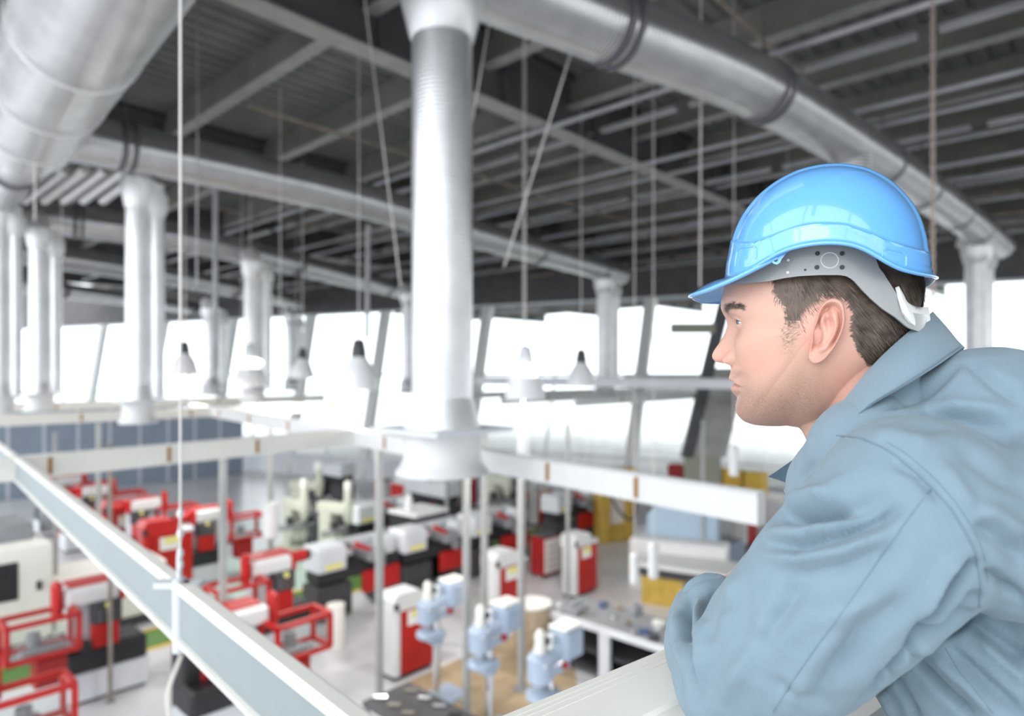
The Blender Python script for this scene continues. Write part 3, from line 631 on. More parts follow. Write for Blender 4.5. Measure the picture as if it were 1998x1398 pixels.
# open steel workbench with tools
q = A(1066,1190,.9); q.z = 0; r = empty('workbench', q, UA-PI/2, 'grey steel workbench with dark shelves and scattered tools near the white ledge', 'workbench')
LB_ = 3.0
MB().bb(0,LB_,0,1.0,.84,.90,.01).build('worktop', 'mgrey', r)
m = MB(); m.b(0,LB_,-.02,.0,.80,.92); m.build('edge_rail', 'lgrey', r)
for x in (.0,1.1,1.2,LB_-.1):
    for y in (0,.92): MB().b(x,x+.09,y,y+.08,0,.84).build('leg', 'lgrey', r)
MB().b(.02,LB_-.02,.05,.95,.40,.43).build('shelf', 'dark', r); MB().b(.02,LB_-.02,.05,.95,.10,.13).build('lower_shelf', 'dark', r)
MB().b(.02,LB_-.02,.93,.95,.12,.84).build('back_panel', 'dark', r)
random.seed(5)
tools = []
for i in range(26):
    x, y = random.uniform(.15,LB_-.2), random.uniform(.1,.9); k = i % 5
    if any((x-a)**2+(y-b)**2 < .03 for a, b in tools): continue
    tools.append((x,y)); pos = r.location+Vector((math.cos(UA-PI/2)*x-math.sin(UA-PI/2)*y, math.sin(UA-PI/2)*x+math.cos(UA-PI/2)*y, .901))
    m = MB(); ang = random.uniform(0,3)
    if k == 0: m.bb(-.10,.10,-.06,.06,0,.07,.01); n_, mm, ct, lb = 'parts_box', random.choice(['blue','dark','cream']), 'box', 'small parts box standing among the tools on the steel workbench'
    elif k == 1: m.lathe([(.04,0),(.045,.10),(.03,.12)], n=14); n_, mm, ct, lb = 'tin_can', random.choice(['white','steelb','rust']), 'can', 'small can standing among the tools on the steel workbench'
    elif k == 2: m.bb(-.13,.13,-.08,.08,0,.12,.02); m.cyl((.13,0,.08),(.24,0,.08),.02,8); m.bb(-.05,.05,-.05,.05,.12,.2,.01); n_, mm, ct, lb = 'bench_vice', 'mgrey', 'vice', 'grey vice standing on the steel workbench'
    elif k == 3: m.cyl((-.14,0,.015),(.05,0,.015),.013,8); m.b(.05,.11,-.03,.03,0,.03); n_, mm, ct, lb = 'hand_tool', random.choice(['rust','steelb']), 'tool', 'hand tool lying on the steel workbench'
    else: m.lathe([(.07,0),(.07,.03),(.03,.035),(.03,.08)], n=18); n_, mm, ct, lb = 'machined_part', random.choice(['rust','steelb','brown']), 'part', 'round machined part lying on the steel workbench'
    o = m.build(n_, mm); o.location = pos; o.rotation_euler = (0,0,ang); tag(o, lb, ct, lb.split(' standing')[0].split(' lying')[0]+' items on the workbench')
# yellow press / gantry with hose
q = G(1172,1062); r = empty('yellow_press', q, UA-.5, 'yellow framed press with a black arm and looping hose', 'machine')
m = MB(); m.bb(0,.34,0,.5,0,2.15,.03); m.build('left_upright', 'ochre', r); MB().bb(.9,1.12,0,.5,0,1.8,.03).build('right_upright', 'ochre', r)
MB().bb(.0,1.25,.05,.45,1.75,2.15,.03).build('crosshead', 'yellow', r); MB().bb(.34,.9,.1,.4,.0,.5,.02).build('bed', 'ochre', r); MB().bb(.34,.9,.2,.4,.5,1.75,.02).build('back_panel', 'cream', r)
m = MB(); m.bb(.15,1.05,-.15,.0,1.55,1.68,.03); m.build('arm', 'black', r)
m = MB(); m.tube(smooth_path([(.25,-.1,1.55),(.35,-.3,1.1),(.7,-.4,.75),(1.0,-.25,.9),(1.1,-.1,1.4)]), .035, 10); m.build('hose', 'dark', r, True)
# yellow bench with bright steel table
q = A(1240,1092,.95); q.z = 0; r = empty('machine_table', q, UA-PI/2+.25, 'ochre bench with a bright pale top beside the yellow press', 'workbench')
MB().bb(0,2.8,0,1.1,.80,.88,.02).build('top', 'white', r); MB().bb(.05,2.75,.03,1.05,.62,.80,.02).build('rail_box', 'dark', r); MB().bb(.1,2.7,.08,1.0,.0,.62,.02).build('base', 'ochre', r)
q = P(1262,985,15.8); r = empty('covered_machine', (q.x,q.y,0), UA-PI/2+.35, 'machine under a pale blue cover behind the pale topped bench', 'machine')
MB().prism([(0,0),(1.6,0),(1.6,1.62),(1.35,1.95),(.4,1.98),(0,1.6)], 0, .9).build('cover', 'sheet', r); MB().bb(-.3,1.9,-.6,0,0,1.15,.05).build('bed', 'white', r)
# big pale machine with a yellow lamp unit, by the man's elbow
q = G(1330,1150); r = empty('grinding_machine', q, UA, 'pale grinding machine with a yellow unit and black hose beside the man\'s sleeve', 'machine')
MB().bb(.3,2.0,.2,1.3,.0,1.0,.04).build('bed', 'cgreen', r); MB().bb(1.1,1.9,.4,1.2,1.0,2.0,.05).build('column', 'cgreen', r); MB().bb(.35,.85,.3,.8,1.45,1.8,.06).build('wheel_head', 'yellow', r)
MB().bb(.5,.7,.45,.6,1.0,1.45,.02).build('post', 'black', r); MB().tube(smooth_path([(.75,.4,1.6),(.9,.1,1.2),(1.2,.0,.7),(1.7,.1,.55)]), .03, 10).build('hose', 'black', r, True)
MB().bb(1.5,2.3,-.5,.1,.0,.8,.04).build('blue_cabinet', 'bpanel', r)
q = G(1360,1230); r = empty('steel_table', q, UA-PI/2, 'grimy ochre-edged table with small yellow tools beyond the workbench', 'table')
MB().bb(-.3,1.3,-.2,.8,.78,.84,.02).build('top', 'olive', r); MB().b(-.3,1.3,-.23,-.2,.7,.84).build('edge', 'ochre', r)
for x in (-.25,1.2):
    for y in (-.15,.7): MB().b(x,x+.06,y,y+.06,0,.78).build('leg', 'mgrey', r)
for i,(x,y) in enumerate(((-.1,.3),(.2,.5),(.6,.2))):
    m = MB(); m.tube([(-.1,0,.02),(.0,.02,.02),(.1,0,.02)], .018, 8); m.bb(.08,.14,-.04,.04,.0,.05,.01); o = m.build('hand_tool', 'yellow'); o.location = r.matrix_basis @ Vector((x,y,.845)); tag(o, 'yellow handled tool lying on the ochre-edged table', 'tool', 'yellow tools on the far table')
# orange crates on a far bench
q = G(1292,1020); r = empty('far_bench', q, UA-PI/2, 'pale bench carrying the orange crates under the right windows', 'workbench')
MB().bb(-.5,6,0,.9,1.22,1.30,.02).build('top', 'cream', r); MB().bb(-.45,5.9,.05,.85,0,1.22,.02).build('base', 'lgrey', r)
for i in range(5):
    m = MB(); m.bb(0,.55,0,.5,0,.62,.02); m.bb(.04,.51,.04,.46,.62,.66,.01); o = m.build('crate', 'yellow' if i else 'dred'); o.location = r.matrix_basis @ Vector((.1+i*.66,.15,1.301)); o.rotation_euler = (0,0,UA-PI/2)
    tag(o, 'orange-yellow crate on the far bench, one of the row of four' if i else 'dark red crate at the left end of the orange crates', 'crate', 'orange crates on the far bench' if i else None)
# timber drum / barrels beside drills
for (px,py,lab) in ((1040,1290,'brown barrel with a pale lid behind the middle pillar drill'), (655,1262,'small cream drum beside the dark lathe pedestal')):
    q = G(px,py); r = empty('drum', q, 0, lab, 'drum'); R = .32 if px > 900 else .16; H = 1.0 if px > 900 else .75
    MB().lathe([(R*.92,0),(R,.05),(R*1.04,H*.5),(R,H-.05),(R*.94,H)], n=28).build('body', 'brown' if px > 900 else 'cream', r, True); MB().lathe([(R*1.02,H-.02),(R*1.02,H+.02),(R*.8,H+.03)], n=28).build('lid', 'cream', r, True)
# cable reel bits low centre
q = G(705,1450); r = empty('parts_trolley', q, UA-PI/2, 'low brown-topped trolley at the bottom centre beside the I-beam rail', 'trolley')
MB().bb(0,1.6,0,.8,.50,.56,.02).build('top', 'steel', r); MB().b(.05,1.55,.05,.75,.12,.15).build('shelf', 'mgrey', r)
for x in (.03,1.5):
    for y in (.03,.7): MB().b(x,x+.05,y,y+.05,.0,.5).build('leg', 'mgrey', r)
for i in range(9):
    m = MB(); m.cyl((-.08,0,.03),(.09,0,.03),random.uniform(.02,.03),14); o = m.build('machined_part', random.choice(['steelb','dark','rust','white'])); o.location = r.matrix_basis @ Vector((.15+.15*i,.2+.4*(i%2),.561)); tag(o, 'round metal part lying on the low brown trolley', 'part', 'metal parts on the low trolley')
q = G(405,1440); r = empty('air_hose_reel', q, UA, 'dark machine foot unit with a pale hose under the I-beam rail', 'machine')
MB().bb(-.3,.5,0,.5,0,1.25,.04).build('body', 'black', r); MB().bb(-.1,.5,-.05,.0,.7,1.0,.02).build('panel', 'dred', r); MB().tube(smooth_path([(-.3,.1,1.2),(-.55,-.1,.8),(-.5,-.2,.3),(-.4,-.2,.03)]), .025, 8).build('hose', 'cream', r, True)
# ================================================================ the man
D = .85; al = math.atan((1600-CX)/F)
dh = Vector((math.sin(al), math.cos(al), 0)); ef = Vector((-math.cos(al), math.sin(al), 0)); en = -dh
def px2(px, py, n=0.0):                                 # pixel -> local (f, z) on the plane n toward the camera
    r = Vector(((px-CX)/F, 1, -(py-HY)/F)); s = (D-n)/(r.x*dh.x+r.y*dh.y); p = r*s
    return p.dot(ef), p.z+CZ
C0 = Vector((0, 0)); 
_f0, ZC = px2(1600, 640)
O = dh*D                                                # local origin (f=0,n=0) at ground
def Lw(f, z, n): return O+ef*f+en*n+Z*z
def L(px, py, n=0.0):
    f, z = px2(px, py, n); return Lw(f, z, n)
def np_proj(P_):                                        # world Nx3 -> pixels
    return CX+F*P_[:,0]/P_[:,1], HY-F*(P_[:,2]-CZ)/P_[:,1]
def polyd(px, py, pts):                                 # distance in pixels to a polyline and position 0..1
    best = np.full(px.shape, 1e9); tt = np.zeros(px.shape); n = len(pts)-1
    for i in range(n):
        x0, y0 = pts[i]; x1, y1 = pts[i+1]; dx, dy = x1-x0, y1-y0
        t = np.clip(((px-x0)*dx+(py-y0)*dy)/(dx*dx+dy*dy), 0, 1); d = np.hypot(px-x0-t*dx, py-y0-t*dy)
        m = d < best; best[m] = d[m]; tt[m] = (i+t[m])/n
    return best, tt
def inpoly(px, py, poly):
    c = np.zeros(px.shape, bool); j = len(poly)-1
    for i in range(len(poly)):
        xi, yi = poly[i]; xj, yj = poly[j]
        c ^= ((yi > py) != (yj > py)) & (px < (xj-xi)*(py-yi)/(yj-yi+1e-9)+xi); j = i
    return c
def polar(pts, cpx=1600, cpy=640):
    out = []
    for x, y in pts:
        f, z = px2(x, y); z -= ZC; out.append((math.atan2(z, f), math.hypot(f, z)))
    out.sort(); return np.array([o[0] for o in out]), np.array([o[1] for o in out])
back = [(1536,831),(1578,836),(1622,822),(1668,795),(1712,752),(1752,700),(1780,650),(1796,600),(1800,545),(1795,500),(1780,460),(1745,415),(1700,385),(1650,372),(1590,374),(1530,392),(1480,425),(1450,470),(1430,515),(1417,550)]
full = [(1412,575),(1408,590),(1408,602),(1412,614),(1418,625),(1419,636),(1415,650),(1409,662),(1402,672),(1396,680),(1391,688),(1389,695),(1391,702),(1398,707),(1408,709),(1418,710),(1425,714),(1427,722),(1424,731),(1423,737),(1427,742),(1433,746),(1431,751),(1428,757),(1429,765),(1434,771),(1438,778),(1436,788),(1435,797),(1437,806),(1443,815),(1452,823),(1472,829.6),(1504,832)]
base = [(1414,575),(1413,590),(1416,602),(1420,614),(1426,625),(1430,636),(1433,650),(1435,670),(1436,690),(1436,710),(1437,730),(1439,745),(1441,760),(1443,778),(1444,797),(1450,812),(1462,823),(1482,830),(1508,833)]
def interp(th, pa):
    a, r = pa; a3 = np.concatenate([a-2*PI, a, a+2*PI]); r3 = np.concatenate([r, r, r]); return np.interp(th, a3, r3)
def smooth_p(pa, s=.02):
    th = np.linspace(-PI, PI, 2881)[:-1]; r = interp(th, pa); k = int(s/(2*PI/2880)*2)*2+1
    if k > 1:
        ker = np.hanning(k+2)[1:-1]; ker /= ker.sum(); r = np.convolve(np.concatenate([r[-k:], r, r[:k]]), ker, 'same')[k:-k]
    return th, r
pf = smooth_p(polar(full+back), .012); pb = smooth_p(polar(base+back), .06)
def per(th, pr): return np.interp(np.mod(th+PI, 2*PI)-PI, np.append(pr[0], PI), np.append(pr[1], pr[1][0]))
def ang(px, py):
    f, z = px2(px, py); return math.atan2(z-ZC, f)
ths = np.concatenate([np.arange(-78, 42, .36), np.arange(42, 282, 1.2)])*PI/180
NT = len(ths); WH = .077
bs = np.linspace(-1, 1, 221); ts = np.sin(bs*PI/2*.985); ts = .55*ts+.45*bs
TH, T = np.meshgrid(ths, ts, indexing='ij'); y = T*WH
deg = np.mod(TH*180/PI+180, 360)-180
def key(d, ks): return np.interp(d, [k[0] for k in ks], [k[1] for k in ks])
ea = key(deg, [(-180,2.4),(-130,2.2),(-95,2.0),(-75,1.9),(-55,1.9),(-35,2.2),(-10,2.3),(20,2.5),(60,2.3),(120,2.3),(180,2.4)])
eb = key(deg, [(-180,2.3),(-130,2.2),(-95,2.0),(-75,1.8),(-55,1.75),(-40,2.1),(-15,2.7),(5,2.5),(25,2.3),(60,2.1),(120,2.1),(180,2.3)])
Rb = per(TH, pb); Rf = per(TH, pf); ex = Rf-Rb
sig = key(deg, [(-80,.030),(-60,.024),(-52,.022),(-44,.020),(-36,.023),(-30,.022),(-27,.014),(-22,.0125),(-16,.0125),(-8,.0095),(2,.0085),(8,.012),(14,.030),(25,.045)])
Rr = (Rb)*np.power(np.clip(1-np.abs(T)**ea, 0, 1), 1/eb) + ex*np.exp(-(np.abs(y)/sig)**2.2)
def gb(px, py, y0, sp, sy, amp, sym=True):               # gaussian bump at a profile pixel and lateral offset
    f, z = px2(px, py, abs(y0)); a0 = math.atan2(z-ZC, f); r0 = math.hypot(f, z-ZC)
    g = np.exp(-((TH-a0)*r0/sp)**2)*np.exp(-((np.abs(y) if sym else y)-y0)**2/sy**2); return amp*g
Rr += gb(1434,698,.0155,.0068,.0050,.0115)               # nostril wings
Rr += gb(1446,708,.0195,.0050,.0040,-.0022)
Rr += gb(1438,634,.0315,.0115,.0150,-.0105)              # eye sockets
Rr += gb(1430,640,.0165,.010,.006,-.003)
Rr += gb(1424,608,.0300,.0060,.0180,.0035)               # brow
Rr += gb(1465,672,.0440,.0130,.0160,.0030)               # cheekbone
Rr += gb(1470,735,.0420,.0180,.0140,-.0020)
Rr += gb(1440,773,.012,.0035,.014,-.0012)
# mouth line curving back to its corner
fm, zm = px2(1433,746); 
def mline(yv): return zm-.0010-.0035*np.clip(np.abs(yv)/.024,0,1.3)**2
pz = ZC+Rr*np.sin(TH); pff = Rr*np.cos(TH)
inm = (deg < -15) & (deg > -60)
mw = np.clip(1.25-np.abs(y)/.0270, 0, 1)
Rr -= np.where(inm, .0030*np.exp(-((pz-mline(y))/.0013)**2)*np.clip(mw*3,0,1), 0)
Rr += np.where(inm, .0016*(np.exp(-((pz-mline(y)-.0042)/.0030)**2)+np.exp(-((pz-mline(y)+.0050)/.0036)**2))*np.clip(mw*1.6,0,1)*(np.abs(y) > .004), 0)
# eyes: eyeball centres, lids wrap the eyeball
EY = .0315; fe, ze = px2(1437,629,EY); fe -= .0118; er = .0121
for sgn in (-1, 1):
    dy = y-sgn*EY; rl = er+.0016; q = rl**2-dy**2; ok = q > 0; qq = np.sqrt(np.clip(q, 0, None))
    pr = fe*np.cos(TH)+(ze-ZC)*np.sin(TH); pp = fe**2+(ze-ZC)**2-pr**2; disc = qq**2-pp
    rs = np.where(ok & (disc > 0), pr+np.sqrt(np.clip(disc, 0, None)), -1)
    k = .0025; h = np.clip(.5+.5*(rs-Rr)/k, 0, 1); sm = Rr*(1-h)+rs*h+k*h*(1-h)
    front = (np.abs(deg) < 40)
    Rn = np.where((rs > 0) & front, np.maximum(sm, Rr), Rr)
    zz = ZC+Rn*np.sin(TH); tmid = dy/.0140*sgn
    up = .0046*(1-np.clip(np.abs(tmid),0,1)**2.2); lo = -.0036*(1-np.clip(np.abs(tmid),0,1)**2.2)
    zr = zz-(ze-.0002-.0010*tmid); op = (np.abs(tmid) < 1) & (zr < up) & (zr > lo) & front
    Rn = Rn+np.where((np.abs(tmid) < 1.1) & front, .0009*np.exp(-((zr-up-.0006)/.0010)**2), 0)
    Rn = Rn-np.where((np.abs(tmid) < 1.2) & front, .0014*np.exp(-((zr-up-.0042)/.0011)**2), 0)
    Rr = np.where(op, Rn-.0052, Rn)
vf = Rr*np.cos(TH); vz = ZC+Rr*np.sin(TH)
# pull eyes slightly: build verts
Wv = np.array(O)[None,None]+vf[...,None]*np.array(ef)+y[...,None]*np.array(en)+vz[...,None]*np.array((0,0,1.0))
NB = len(ts)
hv = Wv.reshape(-1,3).tolist(); hfaces = []
for i in range(NT):
    i2 = (i+1) % NT
    for j in range(NB-1): hfaces.append((i*NB+j, i2*NB+j, i2*NB+j+1, i*NB+j+1))
for sgn, j in ((-1, 0), (1, NB-1)):
    ci = len(hv); hv.append(list(Lw(float(vf[:,j].mean()), float(vz[:,j].mean()), sgn*WH)))
    for i in range(NT):
        i2 = (i+1) % NT; hfaces.append((i*NB+j, ci, i2*NB+j) if sgn < 0 else (i2*NB+j, ci, i*NB+j))
head = MB(); head.v = [tuple(v) for v in hv]; head.f = hfaces
# ear: polar height field rooted on the side of the head
ear_out = [(1624,581),(1637,584),(1646,594),(1649,612),(1649,630),(1643,651),(1633,672),(1621,690),(1609,703),(1596,711),(1585,711),(1578,703),(1577,693),(1580,680),(1583,668),(1584,655),(1587,641),(1592,624),(1598,604),(1609,588)]
def ear(side):
    nE = .083; c = px2(1612, 650, nE); pts = []
    for x, y_ in ear_out:
        f, z = px2(x, y_, nE); pts.append((f-c[0], z-c[1]))
    nphi = 96; nr = 40; n0 = len(pts); vs = []; idx = {}
    cl = [pts[(i) % n0] for i in range(n0)]
    def outp(u):
        x = u*n0; i = int(x) % n0; t = x-int(x); p = [cl[(i+k-1) % n0] for k in range(4)]
        return tuple(.5*(2*p[1][k]+(p[2][k]-p[0][k])*t+(2*p[0][k]-5*p[1][k]+4*p[2][k]-p[3][k])*t*t+(p[3][k]-3*p[2][k]+3*p[1][k]-p[0][k])*t**3) for k in (0,1))
    def hgt(rho, f, z, a):                                 # front surface height above side of head
        # a: polar angle, 0 = forward (toward the face), pi = back
        lift = .0125-.16*f                                   # flares out toward the back edge
        backness = .5-.5*math.cos(a)                         # 0 front, 1 back
        updown = z
        h = lift
        rimw = np.clip((math.cos(a-2.0)+.75)/.9, 0, 1)       # helix strength: top/back
        if z < -.008: rimw *= max(0, 1+(z+.008)/.014)
        h += .0034*rimw*math.exp(-((rho-.89)/.095)**2)
        h -= .0050*rimw*math.exp(-((rho-.75)/.075)**2)
        anti = np.clip(math.cos(a-2.75)+.35, 0, 1) * max(0, min(1, (z+.020)/.012))
        h += .0030*anti*math.exp(-((rho-.50)/.11)**2)
        # concha bowl
        d2 = ((f-.0040)/.0085)**2+((z+.0005)/.0125)**2; pass
        d3 = ((f-.004)/.006)**2+((z-.018)/.008)**2; pass
        # tragus
        g1 = ((f+.0012-.10*(z-.02))/.0038)**2+((z-.0175)/.0135)**2; h -= .0062*math.exp(-g1**1.3); g2 = ((f-.0085)/.0045)**2+((z+.0025)/.0105)**2; h -= .0135*math.exp(-g2**1.4)
        d4 = ((f-.0150)/.0035)**2+((z+.004)/.0060)**2; h += .0060*math.exp(-d4)
        d5 = ((f-.003)/.006)**2+((z+.017)/.0045)**2; h += .003*math.exp(-d5)
        return h
    for r_ in range(nr+1):
        rho = r_/nr
        for k in range(nphi):
            ox, oz = outp(k/nphi); f, z = ox*rho, oz*rho; a = math.atan2(z, f)
            h = hgt(rho, f, z, a if a > 0 else -a)
            edge = max(0, (rho-.93)/.07); h -= .0028*edge**2
            vs.append(Lw(c[0]+f, c[1]+z, side*(.0715+h)))
    for r_ in range(nr-6, -1, -4):                         # back of the ear, tucked onto the head
        rho = r_/nr*.97
        for k in range(nphi):
            ox, oz = outp(k/nphi); f, z = ox*rho, oz*rho
            lift = .0125-.16*f; back_ = (.0045 if r_ > nr*.45 else .02)
            n_ = .0715+lift-.0075-(1-rho)*.03
            vs.append(Lw(c[0]+f, c[1]+z, side*max(.055, n_)))
    rings = len(vs)//nphi; fs = []
    for r_ in range(rings-1):
        for k in range(nphi):
            q = (r_*nphi+k, r_*nphi+(k+1)%nphi, (r_+1)*nphi+(k+1)%nphi, (r_+1)*nphi+k); fs.append(q if side > 0 else q[::-1])
    fs.append(tuple(range((rings-1)*nphi, rings*nphi))[::(1 if side > 0 else -1)])
    return vs, fs
EARS = [ear(1), ear(-1)]
def capsule(mb, pts, n=20):                                # pts: (Vector, radius) chain with round ends
    P_ = [p for p, r in pts]; R_ = [r for p, r in pts]
    a = (P_[0]-P_[1]).normalized(); b_ = (P_[-1]-P_[-2]).normalized(); path, rad = [], []
    for k in range(5, 0, -1):
        t = k/5*PI/2*.96; path.append(P_[0]+a*R_[0]*math.sin(t)); rad.append(R_[0]*math.cos(t))
    sp = smooth_path(P_, 5)
    for i, p in enumerate(sp):
        x = i/5; j = min(int(x), len(R_)-2); t = x-j; t = t*t*(3-2*t); path.append(p); rad.append(R_[j]*(1-t)+R_[j+1]*t)
    for k in range(1, 6):
        t = k/5*PI/2*.96; path.append(P_[-1]+b_*R_[-1]*math.sin(t)); rad.append(R_[-1]*math.cos(t))
    mb.tube(path, rad, n)
def evaluated(o, mods):
    for typ, kw in mods:
        m = o.modifiers.new(typ, typ)
        for k, v in kw.items(): setattr(m, k, v)
    dg = bpy.context.evaluated_depsgraph_get(); dg.update(); e = o.evaluated_get(dg)
    me = bpy.data.meshes.new_from_object(e); old = o.data; o.modifiers.clear(); o.data = me; bpy.data.meshes.remove(old)
    return o
def fz(f, z, n): return Lw(f, z, n)
GF = CZ-.37-1.02                                           # gallery floor level
HIP = (-.52, GF+.93)
# skeleton under the clothes
neckb = L(1800, 905, 0)
limbs = dict(
 torso=[(fz(-.13,4.86,0),.085),(fz(-.24,4.76,0),.125),(fz(-.38,4.62,0),.125),(fz(*HIP,0),.135)],
 near_arm=[(L(1800,985,.15),.058),(L(1640,1145,.165),.052),(L(1425,1335,.13),.040),(L(1400,1280,.02),.034),(L(1400,1235,-.09),.026)],
 far_arm=[(fz(-.16,4.84,-.17),.058),(fz(.02,4.74,-.21),.050),(L(1480,1250,-.20),.042),(L(1420,1205,-.10),.036),(L(1392,1168,.0),.026)],
)
LEG = [[(fz(HIP[0],HIP[1],s*.09),.09),(fz(HIP[0]+.10,GF+.50,s*.10),.06),(fz(HIP[0]+.02,GF+.10,s*.10),.042)] for s in (-1,1)]
body = MB()
capsule(body, limbs['torso']); capsule(body, limbs['near_arm']); capsule(body, limbs['far_arm'])
capsule(body, [(fz(-.16,4.85,.14),.055),(fz(-.17,4.87,0),.07),(fz(-.16,4.85,-.16),.055)])
for l in LEG: capsule(body, l)
for s in (-1,1): capsule(body, [(fz(HIP[0]-.03,GF+.06,s*.10),.042),(fz(HIP[0]+.13,GF+.04,s*.11),.034)])
# neck
capsule(body, [(L(1660,715,0),.057),(L(1712,800,0),.061),(L(1775,880,0),.075),(L(1830,930,0),.085)], 40)
capsule(body, [(L(1600,800,.0),.030),(L(1655,870,0),.038),(L(1710,930,0),.05)], 30)
# hands: far hand lies over the near sleeve, near hand tucked under the far arm
def hand(wr, dirv, side, nrm):
    dirv = dirv.normalized(); nrm = (nrm-dirv*nrm.dot(dirv)).normalized(); lat = dirv.cross(nrm)*side
    capsule(body, [(wr, .026),(wr+dirv*.045,.030),(wr+dirv*.085,.028)])
    for k, (ln, o) in enumerate(((.072,-.030),(.080,-.011),(.075,.010),(.058,.030))):
        b0 = wr+dirv*.080+lat*o; b1 = b0+dirv*ln*.42-nrm*.006; b2 = b1+dirv*ln*.28-nrm*.014; b3 = b2+dirv*ln*.18-nrm*.018
        capsule(body, [(b0,.0095),(b1,.0090),(b2,.0082),(b3,.0075)], 10)
    b0 = wr+dirv*.025-lat*.026; capsule(body, [(b0,.011),(b0+dirv*.03-lat*.022-nrm*.006,.0105),(b0+dirv*.058-lat*.026-nrm*.016,.009)], 10)
hand(L(1392,1180,.0), L(1480,1176,.02)-L(1392,1180,.0), 1, en+Z*.6)
hand(L(1400,1235,-.10), fz(-.02,4.70,-.2)-L(1400,1235,-.10), -1, Z)
bo = body.build('body_tmp', 'white'); evaluated(bo, [('REMESH', dict(mode='VOXEL', voxel_size=.0042)), ('SMOOTH', dict(factor=.6, iterations=4))])
ho = head.build('head_tmp', 'white', fix=True)
for vs_, fs_ in EARS:
    eo = MB().add(vs_, fs_).build('ear_tmp', 'white')
    m = ho.modifiers.new('b', 'BOOLEAN'); m.operation = 'UNION'; m.solver = 'EXACT'; m.object = eo; evaluated(ho, []); bpy.data.objects.remove(eo)
m = bo.modifiers.new('b', 'BOOLEAN'); m.operation = 'UNION'; m.solver = 'EXACT'; m.object = ho; evaluated(bo, []); bpy.data.objects.remove(ho)
# blend the seam where jaw, ear and neck meet
bm = bmesh.new(); bm.from_mesh(bo.data)
P_ = np.array([v.co[:] for v in bm.verts])
def loc_of(P_): 
    R = P_-np.array(O); return R@np.array(ef), R@np.array(en), P_[:,2]
lf, ln_, lz = loc_of(P_); ppx, ppy = np_proj(P_)
sel = ((ppy > 700) & (ppx > 1560) & (ppx < 1800) & (ppy < 900)) | (inpoly(ppx, ppy, [(1500,824),(1700,760),(1700,900),(1560,900)]))
earz = (np.abs(ln_) > .070) & inpoly(ppx, ppy, [(1570,575),(1655,575),(1655,720),(1570,720)])
bm.verts.ensure_lookup_table(); sv = [bm.verts[i] for i in np.where(sel & ~earz)[0]]
for _ in range(14): bmesh.ops.smooth_vert(bm, verts=sv, factor=.5, use_axis_x=True, use_axis_y=True, use_axis_z=True)
sv = [bm.verts[i] for i in np.where(earz)[0]]
for _ in range(1): bmesh.ops.smooth_vert(bm, verts=sv, factor=.4, use_axis_x=True, use_axis_y=True, use_axis_z=True)
bm.to_mesh(bo.data); bm.free()
P_ = np.empty(len(bo.data.vertices)*3); bo.data.vertices.foreach_get('co', P_); P_ = P_.reshape(-1,3)
lf, ln_, lz = loc_of(P_); an = np.abs(ln_)
# colours of the skin itself, in local (f, z) coordinates seen square-on at n = +-.06
def pxl(n=.055):                                            # pseudo pixel of each vertex by its (f,z) at fixed side offset
    return None
def sidepx(f, z, n=.055):
    q = np.array(O)[None]+f[:,None]*np.array(ef)+n*np.array(en); q[:,2] = z; return np_proj(q)
sx, sy = sidepx(lf, lz, .045)
hx, hy_ = sidepx(lf, lz, .062)
hair_poly = [(1400,300),(1506,545),(1512,575),(1530,598),(1534,625),(1526,650),(1534,676),(1548,684),(1558,668),(1570,640),(1584,612),(1600,585),(1622,572),(1645,580),(1660,612),(1658,650),(1672,684),(1688,704),(1720,725),(1790,720),(1850,560),(1850,300)]
col = np.tile(np.array([.60,.355,.275]), (len(P_),1))
nz = np.array([noise.noise(Vector(p)*38) for p in P_]); nz2 = np.array([noise.noise(Vector(p)*700) for p in P_])
headz = lz > 4.86
col *= (1+.05*nz[:,None])
def blend(c, w): 
    global col; w = np.clip(w, 0, 1)[:,None]; col = col*(1-w)+np.array(c)*w
def sp(cx, cy, rx, ry): return np.exp(-(((sx-cx)/rx)**2+((sy-cy)/ry)**2))
blend([.72,.28,.22], .55*sp(1402,694,16,14)*(an < .03)); blend([.72,.33,.25], .38*sp(1475,700,40,32))
earm = (an > .074) & inpoly(sx, sy, [(1560,570),(1665,570),(1665,725),(1560,725)])
blend([.66,.31,.25], .40*earm)
blend([.66,.27,.21], .40*sp(1650,760,45,70)*(an > .03))
st = sp(1500,800,70,48)+sp(1580,760,45,65)*.75+sp(1447,790,25,45)*.9+sp(1448,728,14,13)*.7
chin_ok = 1/(1+np.exp(-(sy-(735-(sx-1450)*.25))/12)); mous = sp(1436,728,14,8)
st = np.clip(st*chin_ok+mous*.6, 0, 1); st *= (sy < 850)
STB = np.clip(st, 0, 1)
blend([.24,.16,.11], .55*np.clip(sp(1540,665,14,34)*1.2,0,1)*np.clip(.5+1.1*nz2,0,1))
inlip = (an < .0260) & (lf > .078); zl = lz-(zm-.0010-.0035*np.clip(an/.024,0,1.3)**2)
blend([.58,.27,.23], .6*inlip*np.exp(-((zl)/.0062)**4))
blend([.22,.10,.08], .8*inlip*np.exp(-(zl/.0011)**2))
jx_ = nz2*7+np.array([noise.noise(Vector(p)*260) for p in P_])*7; hm = inpoly(hx+jx_, hy_+jx_*.6, hair_poly) & (an < .0765) & headz
blend([.085,.058,.042], hm*np.where((hy_ > 628)&(hx < 1575), np.clip(.35-(hy_-628)/120+.8*nz2, 0, .8), .93))
bd, bt = polyd(sx, sy, [(1410,602),(1424,598),(1444,603),(1462,612)])
blend([.12,.075,.05], .55*np.exp(-(bd/5.5)**2)*(an > .008)*(an < .052))
